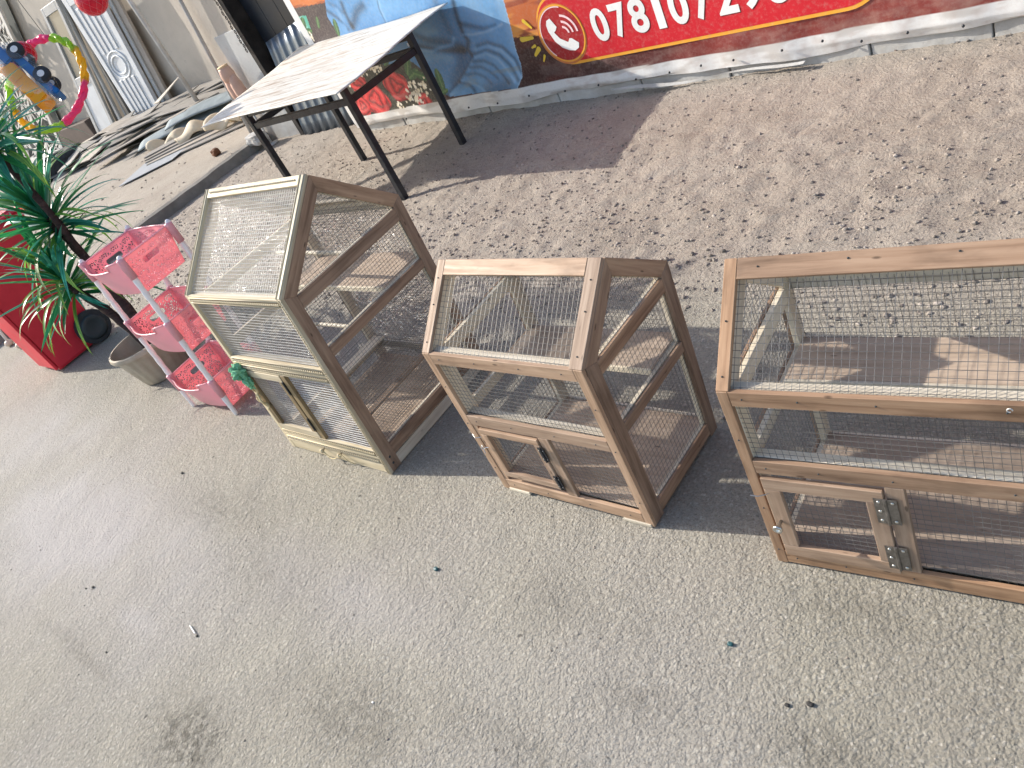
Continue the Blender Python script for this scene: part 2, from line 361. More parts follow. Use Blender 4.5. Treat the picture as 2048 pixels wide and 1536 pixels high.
def hgt(X, Y):
    dm = sm(Y+.35*(fbm(X*.9, Y*.9, 4, 3)-.5)*2 + .10*np.clip(X, -8, 0)*0, 1.75, 2.35)
    band = sm(Y, 1.9, 2.4)*(1-.55*sm(Y, 3.0, 3.8))
    cl = fbm(X*9, Y*9, 4, 5); c2 = fbm(X*26, Y*26, 3, 8)
    h = dm*(.024*(cl-.5)*band + .018*(c2-.5)*(0.45+band*.7)) + (1-dm)*.0035*(fbm(X*14, Y*14, 4, 9)-.5)
    h += dm*.018*(fbm(X*2.1, Y*2.1, 3, 12)-.5)
    far = np.clip((np.maximum(np.abs(X+2)-10, np.abs(Y-2)-8))/4, 0, 1)
    return h*(1-far), dm
def sheet(name, xs, ys, zf, mat, clip=None):
    X, Y = np.meshgrid(xs, ys, indexing='ij'); Z, D = zf(X, Y)
    nx, ny = X.shape
    co = np.stack([X, Y, Z], -1).reshape(-1, 3)
    idx = np.arange(nx*ny).reshape(nx, ny)
    q = np.stack([idx[:-1, :-1], idx[1:, :-1], idx[1:, 1:], idx[:-1, 1:]], -1).reshape(-1, 4)
    me = bpy.data.meshes.new(name); me.vertices.add(len(co)); me.vertices.foreach_set('co', co.ravel())
    me.loops.add(q.size); me.loops.foreach_set('vertex_index', q.ravel().astype(np.int32))
    me.polygons.add(len(q)); me.polygons.foreach_set('loop_start', np.arange(0, q.size, 4, dtype=np.int32))
    me.polygons.foreach_set('loop_total', np.full(len(q), 4, np.int32)); me.update(calc_edges=True)
    me.polygons.foreach_set('use_smooth', [True]*len(q))
    a = me.attributes.new('dirt', 'FLOAT', 'POINT'); a.data.foreach_set('value', D.ravel().astype(np.float32))
    st_, pa_ = np.zeros(X.shape), np.zeros(X.shape)
    for x, y, rx, ry, k in STAINS: st_ = np.maximum(st_, k*np.exp(-(((X-x)/rx)**2+((Y-y)/ry)**2)))
    for x, y, rx, ry, k in PALES: pa_ = np.maximum(pa_, k*np.exp(-(((X-x)/rx)**2+((Y-y)/ry)**2)))
    wob = .4+1.2*fbm(X*4, Y*4, 4, 60); st_ = np.clip(st_*wob*1.25, 0, .95); pa_ = np.clip(pa_*wob, 0, .8)
    for nm, vv in (('stain', st_), ('pale', pa_)): a = me.attributes.new(nm, 'FLOAT', 'POINT'); a.data.foreach_set('value', vv.ravel().astype(np.float32))
    return link(name, me, mat)
xs = axis(-8.1, 1.6, .022, 90); ys = axis(-.6, 4.3, .022, 90)
g = sheet('ground', xs, ys, hgt, M['ground']); tag(g, kind='structure')

def plat(X, Y):
    e = .012*(fbm(Y*5, X*0+1, 3, 4)-.5)
    h = .112 + .012*(fbm(X*2.2, Y*2.2, 4, 21)-.5) + .006*(fbm(X*15, Y*15, 3, 22)-.5)
    h = h - .02*sm(X, KX-.10, KX-.0)*(.3+fbm(X*7, Y*7, 3, 30))
    return h, np.full_like(X, .75)
yy = np.arange(-2, 8, .05)
pxs = np.concatenate([-np.geomspace(60, 14, 30), np.arange(-13.8, KX+.001, .06)])
P0 = sheet('raised_pavement', pxs, yy, plat, M['ground'])
# the ragged kerb face closes the step down to the yard
X, Y = np.array([pxs[-1]]*len(yy)), yy
top = plat(X, Y)[0]
mb = MB()
jit = .03*(fbm(Y*6, Y*0+3, 4, 40)-.5)
rows = [(KX+j*.3, y, z) for j, y, z in zip(jit, Y, top)]
for i in range(len(yy)-1):
    a = (pxs[-1], yy[i], top[i]); b = (pxs[-1], yy[i+1], top[i+1])
    c = (KX+.01+jit[i], yy[i], top[i]-.012); d = (KX+.01+jit[i+1], yy[i+1], top[i+1]-.012)
    e = (KX+.02+jit[i]*1.6, yy[i], -.03); f = (KX+.02+jit[i+1]*1.6, yy[i+1], -.03)
    mb.add([a, b, d, c], [(3, 2, 1, 0)]); mb.add([c, d, f, e], [(3, 2, 1, 0)])
M['kerb'] = simple('weathered concrete kerb', (.25, .235, .21), .9, 0, .2, .3, 5, .5, 60)
k = mb.obj('kerb', M['kerb']); tag(k, kind='structure')
tag(P0, kind='structure')

# loose stones on the apron
def stones(name, n, area, rs, mat, seed, dens=None):
    rg = np.random.default_rng(seed); V = []; Fc = []
    ico = [(0,0,1),(.89,0,.45),(.28,.85,.45),(-.72,.53,.45),(-.72,-.53,.45),(.28,-.85,.45),(.72,.53,-.45),(-.28,.85,-.45),(-.89,0,-.45),(-.28,-.85,-.45),(.72,-.53,-.45),(0,0,-1)]
    fi = [(0,1,2),(0,2,3),(0,3,4),(0,4,5),(0,5,1),(1,6,2),(2,7,3),(3,8,4),(4,9,5),(5,10,1),(6,7,2),(7,8,3),(8,9,4),(9,10,5),(10,6,1),(11,7,6),(11,8,7),(11,9,8),(11,10,9),(11,6,10)]
    ico = np.array(ico); pts = []
    while len(pts) < n:
        x = rg.uniform(area[0], area[1]); y = rg.uniform(area[2], area[3])
        if dens is None or rg.random() < dens(x, y): pts.append((x, y))
    pts = np.array(pts); H, _ = hgt(pts[:, 0], pts[:, 1])
    if area[1] < KX: H = plat(pts[:, 0], pts[:, 1])[0]
    for (x, y), h in zip(pts, H):
        r = rs[0]+(rs[1]-rs[0])*rg.random()**5
        sc = r*np.array([1, rg.uniform(.6, 1), rg.uniform(.45, .8)]); a = rg.uniform(0, 6.3)
        p = ico*sc*(1+rg.uniform(-.18, .18, (12, 1)))
        q = np.stack([p[:, 0]*np.cos(a)-p[:, 1]*np.sin(a)+x, p[:, 0]*np.sin(a)+p[:, 1]*np.cos(a)+y, p[:, 2]+h+sc[2]*.25], 1)
        b = len(V)*12; V.append(q); Fc += [(b+i, b+j, b+k) for i, j, k in fi]
    V = np.concatenate(V)
    me = bpy.data.meshes.new(name); me.from_pydata(V.tolist(), [], Fc); me.update()
    o = link(name, me, mat); tag(o, kind='stuff'); return o
t = NT('gravel stone'); t.bsdf(rough=.85, spec=.3)
nn = t.vor(t.obj(), 30, 'F1', 1); sx = t.n('SeparateColor'); t.l(nn, sx.inputs[0])
t.l(t.ramp(sx.outputs[0], [(0, (.15, .13, .11)), (.35, (.26, .225, .19)), (.8, (.36, .315, .265)), (1, (.44, .39, .34))]), t.b.inputs['Base Color']); M['stone'] = t.m
def dn(x, y):
    b = math.exp(-((y-2.3)/.5)**2)*1.1+.28*(y > 1.9)+.02
    return b*(.35+1.1*float(vnoise(np.array(x*2.3), np.array(y*2.3), 77)))
o = stones('gravel', 24000, (-7.9, .6, 1.3, 4.25), (.0019, .0115), M['stone'], 3, dn)
tag(o, 'loose gravel and crumbs of stone scattered behind the cages', 'gravel', kind='stuff')
o = stones('grit', 2600, (-4.5, .5, -.3, 1.9), (.0012, .0042), M['stone'], 4)
tag(o, 'fine grit scattered over the concrete in front of the cages', 'grit', kind='stuff')
o = stones('rubble', 420, (-13, KX-.03, 2.4, 5.4), (.004, .022), M['stone'], 5)
tag(o, 'small rubble lying along the raised pavement', 'rubble', kind='stuff')

# ---------------------------------------------------------------- walls behind
def plaster(name, col, dirty, rough=.85):
    t = NT(name); t.bsdf(rough=rough, spec=.25); P = t.obj()
    n = t.noise(P, 1.3, 6, .62, .5); z = t.n('SeparateXYZ'); t.l(P, z.inputs[0])
    c = t.ramp(n, [(.3, tuple(x*.86 for x in col)), (.7, tuple(x*1.08 for x in col))])
    splash = t.math('MULTIPLY', t.mr(z.outputs[2], .75, .05, 0, 1), t.mr(t.noise(P, 4, 6, .65), .38, .62))
    c = t.mix(t.math('MULTIPLY', splash, .75), c, dirty)
    c = t.mix(t.mr(t.noise(P, 9, 5, .7), .60, .72, 0, .35), c, dirty)
    t.l(c, t.b.inputs['Base Color']); t.l(t.bump(t.noise(P, 30, 6, .7), .4, .01), t.b.inputs['Normal']); return t.m
M['plaster'] = plaster('beige plaster', (.50, .45, .385), (.22, .20, .17))
M['plaster2'] = plaster('grey beige plaster', (.46, .43, .385), (.24, .22, .19))
M['panelgrey'] = plaster('pale grey render', (.54, .54, .52), (.35, .33, .30))
BA = Vector((-5.764, 4.212, 0)); BD = Vector((4.919, -.425, 0)).normalized(); BN = Vector((BD.y, -BD.x, 0))
def wl(u, z, off=0): return BA + BD*u + BN*off + Vector((0, 0, z))
mb = MB(); mb.hexa([wl(-.22, -.1, -.30), wl(11, -.1, -.30), wl(11, -.1, -.035), wl(-.22, -.1, -.035), wl(-.22, 3, -.30), wl(11, 3, -.30), wl(11, 3, -.035), wl(-.22, 3, -.035)])
o = mb.obj('boundary_wall', M['plaster2']); tag(o, 'grey beige plastered wall that carries the red advertising banner', 'wall')
# plinth stones along the foot of the wall
u = -.15; k = 0
pl = empty('stone_plinth', wl(0, 0), 0, 'row of pale stone blocks along the foot of the wall under the banner', 'plinth')
while u < 7:
    L = random.uniform(.5, .95); hz = random.uniform(.085, .12)+.02*(u > 3)
    mb = MB(); q = [wl(u+.004, -.05, -.034), wl(u+L-.004, -.05, -.034), wl(u+L-.004, -.05, -.012+random.uniform(0, .008)), wl(u+.004, -.05, -.012)]
    mb.hexa(q+[p+Vector((0, 0, hz+.05)) for p in q]); me = mb.mesh('block'); me.transform(Matrix.Translation(-wl(0, 0)))
    link('block', bevel_mesh(me, .004), M['panelgrey'], pl); u += L

# ---------------------------------------------------------------- the banner
def seg_d(U, Z, a, b):
    ax, az = a; bx, bz = b; dx, dz = bx-ax, bz-az; L = dx*dx+dz*dz+1e-12
    tt = np.clip(((U-ax)*dx+(Z-az)*dz)/L, 0, 1); return np.hypot(U-ax-tt*dx, Z-az-tt*dz)
def inpoly(U, Z, poly):
    ins = np.zeros(U.shape, bool); n = len(poly); j = n-1
    for i in range(n):
        xi, zi = poly[i]; xj, zj = poly[j]
        c = ((zi > Z) != (zj > Z)) & (U < (xj-xi)*(Z-zi)/(zj-zi+1e-12)+xi); ins ^= c; j = i
    return ins
def soft(cur, col, a): return cur*(1-a[..., None])+np.array(col)/255*a[..., None]
us = np.concatenate([np.arange(-.17, 2.32, .006), np.arange(2.32, 8, .03)])
zs = np.concatenate([np.arange(.062, 1.25, .006), np.arange(1.25, 2.3, .07)])
U, Z = np.meshgrid(us, zs, indexing='ij')
C = np.zeros(U.shape+(3,)); one = np.ones(U.shape)
nz = fbm(U*3, Z*9, 5, 50); nf = fbm(U*40, Z*40, 3, 51)
C = soft(C, (62, 34, 34), one)
C = soft(C, (128, 52, 48), sm(U, 2.6, 3.6)); C = soft(C, (150, 78, 66), .5*sm(U, 3.0, 4.5)*sm(nf, .45, .6))
C = soft(C, (96, 40, 34), .8*sm(U, 2.02, 2.2)*(1-sm(U, 2.25, 2.7))*sm(nz, .4, .6))
o2 = inpoly(U, Z, ORANGE2).astype(float) + (inpoly(U, Z, [(2.1, .48), (2.35, .455), (3.4, .9), (3.4, 2.3), (2.1, 2.3)]))
o2 = np.clip(o2, 0, 1); C = soft(C, (196, 104, 56), o2); C = soft(C, (226, 150, 70), o2*sm(nz, .45, .62)); C = soft(C, (150, 66, 44), o2*sm(fbm(U*4, Z*22, 4, 60), .55, .7))
C = soft(C, (234, 200, 160), o2*.8*np.exp(-(((U-2.2)/.12)**2+((Z-.78)/.08)**2)))
C = soft(C, (60, 50, 56), (U < .6)*(Z < 1.1)*1.0)
o1 = ((U < .5) & (Z > 1.107-.1*(U+.13))).astype(float); C = soft(C, (206, 112, 52), o1); C = soft(C, (160, 80, 44), o1*sm(fbm(U*5, Z*30, 3, 61), .5, .65))
j = inpoly(U, Z, JAR).astype(float); C = soft(C, (74, 170, 150), j); C = soft(C, (150, 214, 196), j*np.exp(-((U+.06)/.02)**2))
# shirt
shf = inpoly(U, Z, SHIRT+[(2.2, 2.3), (.45, 2.3)]).astype(float)
sc = np.array([88, 144, 194])
base = sc[None, None, :]+(fbm(U*2.2, Z*2.2, 4, 70)-.5)[..., None]*np.array([90, 80, 60])+(fbm(U*60, Z*60, 2, 71)-.5)[..., None]*16
arm = inpoly(U, Z, ARM).astype(float)
base = base+arm[..., None]*np.array([18, 16, 12])
dk = np.zeros(U.shape)
for wd, st, pts in STROKES:
    dd = np.full(U.shape, 9.)
    for a, b in zip(pts[:-1], pts[1:]): dd = np.minimum(dd, seg_d(U, Z, a, b))
    dk += st*.85*np.exp(-(dd/(wd*1.7))**2)
dk = np.clip(dk, -.62, .55)
base = np.where(dk[..., None] < 0, base*(1+dk[..., None]), base+(235-base)*dk[..., None])/255
C = C*(1-shf[..., None])+np.clip(base, 0, 1)*shf[..., None]
ed = np.full(U.shape, 9.)
for a, b in zip(SHIRT[10:-1], SHIRT[11:]): ed = np.minimum(ed, seg_d(U, Z, a, b))
C = soft(C, (190, 216, 232), .6*np.exp(-(ed/.007)**2)*shf)
# flowers at the left foot
fl = (np.hypot((U-.45)/.75, (Z-.30)/.24) < 1+.25*(fbm(U*9, Z*9, 3, 80)-.5)).astype(float)
C = soft(C, (44, 48, 40), fl*.95)
rl = np.random.default_rng(9)
for lx, lz, r, a in LEAVES:
    du, dz = U-lx, Z-lz; q1 = du*math.cos(a)+dz*math.sin(a); q2 = -du*math.sin(a)+dz*math.cos(a)
    e = (q1/r)**2+(q2/(r*.42))**2; C = soft(C, (46, 92, 56), (e < 1)*.95); C = soft(C, (120, 158, 90), np.exp(-(q2/.008)**2)*(e < 1)*.6)
for rx, rz, r in ROSES:
    du, dz = U-rx, (Z-rz)*1.15; rr = np.hypot(du, dz); an = np.arctan2(dz, du)
    msk = (rr < r*(1+.07*np.sin(5*an+rx*9))).astype(float)
    sp = np.sin(rr/r*11+np.abs(np.sin(an*1.5+rx*5))*2.6+4*fbm(U*14, Z*14, 3, 90))
    C = soft(C, (206, 44, 52), msk); C = soft(C, (122, 20, 30), msk*sm(sp, .35, .95)*.9); C = soft(C, (236, 96, 92), msk*sm(-sp, .5, 1)*.6)
for dx, dz_ in DOTS:
    for q in range(16):
        a, b = dx+rl.normal(0, .035), dz_+rl.normal(0, .028); rr = rl.uniform(.008, .017)
        C = soft(C, rl.choice([0, 1]) and (236, 226, 200) or (250, 246, 232), (np.hypot((U-a), (Z-b)) < rr)*.95)
# white margins
mg = ((Z < .155+.004*np.sin(U*1.3)) | (U < -.085) | (Z > 2.2)).astype(float)
C = soft(C, (222, 222, 220), mg)
C = soft(C, (150, 140, 130), .35*sm(fbm(U*7, Z*20, 4, 95), .5, .7)*(Z < .3))
C = soft(C, (170, 150, 140), .25*sm(nf, .55, .7)*(U > 2.4))
lin = np.where(C <= .04045, C/12.92, ((C+.055)/1.055)**2.4)
lin = np.clip(lin, 0, 1)
wv = (1-sm(Z, .17, .26))*(.007*np.sin(U*7+Z*5)+.003*np.sin(U*23))*1.0 + .0012*np.sin(U*5+Z*9)
wv = np.where(Z < .10, wv-.010*np.clip((.10-Z)/.04, 0, 1)*(1+np.sin(U*3.1)), wv)
off = .022+wv
base_z = Z+ (Z < .07)*(.012*np.sin(U*2.7)+.006*np.sin(U*9))
pos = np.stack([BA.x+BD.x*U+BN.x*off, BA.y+BD.y*U+BN.y*off, base_z], -1).reshape(-1, 3)
nx, ny = U.shape; idx = np.arange(nx*ny).reshape(nx, ny)
q = np.stack([idx[:-1, :-1], idx[1:, :-1], idx[1:, 1:], idx[:-1, 1:]], -1).reshape(-1, 4)
me = bpy.data.meshes.new('printed_sheet'); me.from_pydata((pos-np.array(BA)).tolist(), [], q.tolist()); me.update()
me.polygons.foreach_set('use_smooth', [True]*len(q))
ca = me.color_attributes.new('print', 'FLOAT_COLOR', 'POINT')
ca.data.foreach_set('color', np.concatenate([lin, np.ones(lin.shape[:2]+(1,))], -1).astype(np.float32).ravel())
t = NT('printed vinyl'); t.bsdf(rough=.42, spec=.45)
va = t.n('Attribute', attribute_name='print'); dirt = t.mr(t.noise(t.obj(), 60, 4, .7), .45, .75, 0, .22)
t.l(t.mix(dirt, va.outputs['Color'], (.45, .38, .33)), t.b.inputs['Base Color'])
t.l(t.bump(t.noise(t.mapv(t.obj(), (1, 1, .5)), 3.2, 3, .5), .35, .03), t.b.inputs['Normal'])
ban = empty('advertising_banner', BA, 0, 'printed vinyl banner with blue shirted figure, red roses, phone icon and white phone number', 'banner')
sheet_o = link('printed_sheet', me, t.m, ban)
def flatcol(name, col, rough=.42):
    t = NT(name); t.bsdf(s2l(col), rough, 0, .45); d = t.mr(t.noise(t.obj(), 50, 5, .7), .5, .75, 0, .3)
    t.l(t.mix(d, s2l(col), (.5, .42, .36)), t.b.inputs['Base Color'])
    t.l(t.bump(t.noise(t.mapv(t.obj(), (1, 1, .5)), 3.2, 3, .5), .35, .03), t.b.inputs['Normal']); return t.m
M['p_red'] = flatcol('print red', (206, 32, 46)); M['p_dred'] = flatcol('print dark red', (170, 30, 38)); M['p_yel'] = flatcol('print orange yellow', (240, 170, 60))
M['p_gold'] = flatcol('print gold', (232, 196, 60)); M['p_white'] = flatcol('print white', (240, 240, 236)); M['p_pink'] = flatcol('print pale pink', (250, 214, 214)); M['p_brown'] = flatcol('print orange brown', (206, 118, 60)); M['p_shadow'] = flatcol('print shadow red', (110, 20, 28))
def flat(name, polys, off, mat, parent=None):
    mb = MB()
    for poly in polys:
        mb.add([wl(a, b, off)-BA for a, b in poly], [tuple(range(len(poly)))])
    return mb.obj(name, mat, parent or ban)
def circ(c, r, n=64, a0=0, a1=2*math.pi): return [(c[0]+r*math.cos(a0+(a1-a0)*i/n), c[1]+r*math.sin(a0+(a1-a0)*i/n)) for i in range(n)]
def ring_polys(c, r0, r1, n=64, a0=0., a1=2*math.pi):
    return [[(c[0]+r*math.cos(a), c[1]+r*math.sin(a)) for r, a in ((r0, a0+(a1-a0)*i/n), (r1, a0+(a1-a0)*i/n), (r1, a0+(a1-a0)*(i+1)/n), (r0, a0+(a1-a0)*(i+1)/n))] for i in range(n)]
def rrect(x0, z0, x1, z1, r):
    P = []
    for cx_, cz_, a in ((x1-r, z0+r, -90), (x1-r, z1-r, 0), (x0+r, z1-r, 90), (x0+r, z0+r, 180)):
        P += [(cx_+r*math.cos(R(a+i*10)), cz_+r*math.sin(R(a+i*10))) for i in range(10)]
    return P
OFF = .026
flat('number_plate', [rrect(2.35, .238, 4.45, .665, .20)], OFF, M['p_yel'])
flat('number_plate_face', [rrect(2.36, .256, 4.435, .65, .188)], OFF+.001, M['p_red'])
CC = (2.521, .432)
ic = flat('phone_icon', [circ(CC, .186)], OFF+.002, M['p_brown'])
for nm, poly, of, mt in (('ring', ring_polys((2.524, .436), .166, .176), .004, 'p_yel'), ('disc', [circ((2.524, .436), .165)], .003, 'p_dred'),
        ('highlight', ring_polys((2.524, .436), .158, .165, 40, R(70), R(230)), .004, 'p_pink'), ('handset', [PHONE], .005, 'p_white')):
    flat(nm, poly, OFF+of, M[mt], ic)
def thick(pts, wd):
    out = []
    for a, b in zip(pts[:-1], pts[1:]):
        d = Vector((b[0]-a[0], b[1]-a[1])); L = d.length; d /= L; nn = Vector((-d.y, d.x))*wd/2; d *= wd*.25
        out.append([(a[0]-d.x-nn.x, a[1]-d.y-nn.y), (b[0]+d.x-nn.x, b[1]+d.y-nn.y), (b[0]+d.x+nn.x, b[1]+d.y+nn.y), (a[0]-d.x+nn.x, a[1]-d.y+nn.y)])
    return out
for k, rr in enumerate((.04, .072, .108)):
    flat('signal_arc', ring_polys((2.545, .434), rr-.007, rr+.007, 14, R(-2), R(82)), OFF+.005, M['p_pink'], ic)
for L, wd in zip(RAYS, (.026, .034, .02, .032, .018)):
    a, b = Vector(L[0]), Vector(L[1]); d = (b-a).normalized(); nn = Vector((-d.y, d.x))
    P = [tuple(a+nn*wd/2*math.cos(x)-d*wd/2*math.sin(x)) for x in [math.pi*i/8 for i in range(9)]] + [tuple(b-nn*wd*.3*math.cos(x)+d*wd*.3*math.sin(x)) for x in [math.pi*i/8 for i in range(9)]]
    flat('ray', [P], OFF+.001, M['p_gold'])
def glyph(ch, cxx, cz, wdt, hh, mat, name, off, bold=.03, sh=None):
    cu = bpy.data.curves.new('glyph', 'FONT'); cu.body = ch; cu.offset = bold; cu.resolution_u = 6
    o = bpy.data.objects.new('glyph', cu); COL.objects.link(o)
    bpy.context.view_layer.update()
    me = bpy.data.meshes.new_from_object(o.evaluated_get(bpy.context.evaluated_depsgraph_get()))
    bpy.data.objects.remove(o)
    v = np.zeros(len(me.vertices)*3); me.vertices.foreach_get('co', v); v = v.reshape(-1, 3)
    mn, mx = v.min(0), v.max(0)
    uu = (v[:, 0]-(mn[0]+mx[0])/2)/(mx[0]-mn[0])*wdt+cxx; zz = (v[:, 1]-mn[1])/(mx[1]-mn[1])*hh+cz
    nv = np.array([list(wl(a, b, off)-BA) for a, b in zip(uu, zz)]); me.vertices.foreach_set('co', nv.ravel()); me.update(); me.materials.clear()
    return link(name, me, mat, ban)
for ch, cu_, wd in zip('0781072985', (2.828, 2.975, 3.109, 3.245, 3.374, 3.52, 3.66, 3.80, 3.94, 4.08), (.118, .112, .118, .052, .118, .112, .115, .115, .115, .115)):
    glyph(ch, cu_+.004, .334, wd, .194, M['p_shadow'], 'digit_shadow', OFF+.002)
    glyph(ch, cu_, .339, wd, .192, M['p_white'], 'digit', OFF+.003)
glyph('B', 1.071, .597, .016, .024, M['p_white'], 'shirt_mark', OFF, .01)
nm_ = bpy.data.meshes.new('x'); mb = MB(); mb.ball((0, 0, 0), .007, 8, 5); nme = mb.mesh('nail', True)
for a, b in NAILS:
    link('nail', nme, M['blacksteel'], ban, Matrix.Translation(wl(a, b, .045)-BA))

# ---------------------------------------------------------------- cages
def film_mat():
    t = NT('clear plastic film'); P = t.obj()
    tr = t.n('BsdfTransparent'); tr.inputs[0].default_value = (.93, .94, .94, 1)
    gl = t.n('BsdfGlossy'); gl.inputs['Roughness'].default_value = .10; gl.inputs['Color'].default_value = (1, 1, 1, 1)
    df = t.n('BsdfTranslucent'); df.inputs[0].default_value = (.85, .85, .85, 1)
    bp = t.bump(t.math('ADD', t.noise(P, 5, 4, .6, 1.5), t.math('MULTIPLY', t.noise(P, 22, 3, .6, 1), .35)), 1.0, .05)
    t.l(bp, gl.inputs['Normal'])
    fr = t.n('Fresnel'); fr.inputs[0].default_value = 1.45; t.l(bp, fr.inputs['Normal'])
    m1 = t.n('MixShader'); t.l(t.math('ADD', t.math('MULTIPLY', fr.outputs[0], .28), .004), m1.inputs[0]); t.l(tr.outputs[0], m1.inputs[1]); t.l(gl.outputs[0], m1.inputs[2])
    m2 = t.n('MixShader'); m2.inputs[0].default_value = .02; t.l(m1.outputs[0], m2.inputs[1]); t.l(df.outputs[0], m2.inputs[2])
    t.l(m2.outputs[0], t.out.inputs[0]); return t.m
M['film'] = film_mat()

def board(name, pts, thick, along, mat, parent, bev=.0012):
    """flat board: outline pts (3D, one plane), thickness vector, grain direction"""
    pts = [Vector(p) for p in pts]; th = Vector(thick)
    X = Vector(along).normalized(); Zv = th.normalized(); X = (X-Zv*X.dot(Zv)).normalized(); Y = Zv.cross(X)
    c = sum(pts, Vector())/len(pts)+th/2
    mw = Matrix((X, Y, Zv)).transposed().to_4x4(); mw.translation = c; inv = mw.inverted()
    mb = MB(); mb.prism([inv @ p for p in pts], inv.to_3x3() @ th)
    me = mb.mesh(name); 
    if bev: bevel_mesh(me, bev)
    else: fixn(me)
    return link(name, me, mat, parent, mw)
def clip_poly(poly, a, b, c):   # keep a*u+b*v<=c
    out = []
    for i in range(len(poly)):
        p, q = poly[i], poly[(i+1) % len(poly)]; dp = a*p[0]+b*p[1]-c; dq = a*q[0]+b*q[1]-c
        if dp <= 0: out.append(p)
        if dp*dq < 0: s_ = dp/(dp-dq); out.append((p[0]+(q[0]-p[0])*s_, p[1]+(q[1]-p[1])*s_))
    return out
def span(poly, axis, val):
    hits = []
    for i in range(len(poly)):
        p, q = poly[i], poly[(i+1) % len(poly)]; a, b = p[axis]-val, q[axis]-val
        if a*b < 0: s_ = a/(a-b); hits.append(p[1-axis]+(q[1-axis]-p[1-axis])*s_)
    return (min(hits), max(hits)) if len(hits) >= 2 else None
def wires(parent, corners, sp=(.0137, .0137), r=(.0006, .0006), mat='wire', wob=.0009, name='wire_mesh', seed=0):
    """woven square mesh filling a planar polygon (3D corners; first edge gives the u direction)"""
    rg = random.Random(seed+len(corners)*7+int(abs(corners[0][0])*1000)); C = [Vector(c) for c in corners]
    O = C[0]; Uv = (C[1]-C[0]).normalized(); N = Uv.cross(C[-1]-C[0]).normalized(); Vv = N.cross(Uv)
    poly = [((c-O).dot(Uv), (c-O).dot(Vv)) for c in C]
    mb = MB(); ph = rg.uniform(0, 6)
    def warp(u, v): return (wob*3*(mnoise.noise(Vector((u*9+ph, v*9, ph)))), wob*2.2*mnoise.noise(Vector((u*7, v*7+ph, 5+ph))), wob*2.2*mnoise.noise(Vector((u*7+9, v*7, ph))))
    for ax in (0, 1):
        lo = min(p[ax] for p in poly); hi = max(p[ax] for p in poly); x = lo+sp[ax]*rg.uniform(.2, .8)
        while x < hi:
            s_ = span(poly, ax, x)
            if s_ and s_[1]-s_[0] > .004:
                n = max(1, int((s_[1]-s_[0])/.05)); pts = []
                for i in range(n+1):
                    y = s_[0]+(s_[1]-s_[0])*i/n; u, v = (x, y) if ax == 0 else (y, x)
                    w_ = warp(u, v); pts.append(O+Uv*(u+w_[1])+Vv*(v+w_[2])+N*(w_[0]+(r[ax] if ax else -r[ax])))
                mb.tube(pts, r[ax], 4, cap=False)
            x += sp[ax]
    o = mb.obj(name, M[mat], parent); tag(o, kind='stuff'); return o
def offs(chain, ds):
    """offset an open 2D chain inward (to the right of travel) edge by edge"""
    L = []
    for (p, q), d_ in zip(zip(chain[:-1], chain[1:]), ds):
        dx, dy = q[0]-p[0], q[1]-p[1]; l = math.hypot(dx, dy); n = (dy/l, -dx/l)
        L.append(((p[0]+n[0]*d_, p[1]+n[1]*d_), (dx/l, dy/l)))
    out = [L[0][0]]
    for (p, a), (q, b) in zip(L[:-1], L[1:]):
        det = a[0]*(-b[1])+a[1]*b[0]; rx, ry = q[0]-p[0], q[1]-p[1]
        t_ = (rx*(-b[1])+ry*b[0])/det; out.append((p[0]+a[0]*t_, p[1]+a[1]*t_))
    p, a = L[-1]; lx = chain[-1]; dx, dy = lx[0]-p[0], lx[1]-p[1]; t_ = dx*a[0]+dy*a[1]; out.append((p[0]+a[0]*t_, p[1]+a[1]*t_))
    return out
def screw_heads(parent, pts, nrm, r=.0032, mat='screw'):
    for p in pts:
        mb = MB(); mb.ball((0, 0, 0), r, 8, 4, (1, 1, .45)); q = Vector(nrm).to_track_quat('Z', 'Y').to_matrix().to_4x4(); q.translation = p
        mb.obj('screw', M[mat], parent, True, q)
def nails(parent, pts, nrm):
    mb = MB()
    for p in pts: mb.ball(p, .0022, 6, 3)
    o = mb.obj('nail_heads', M['black'], parent); tag(o, kind='stuff')

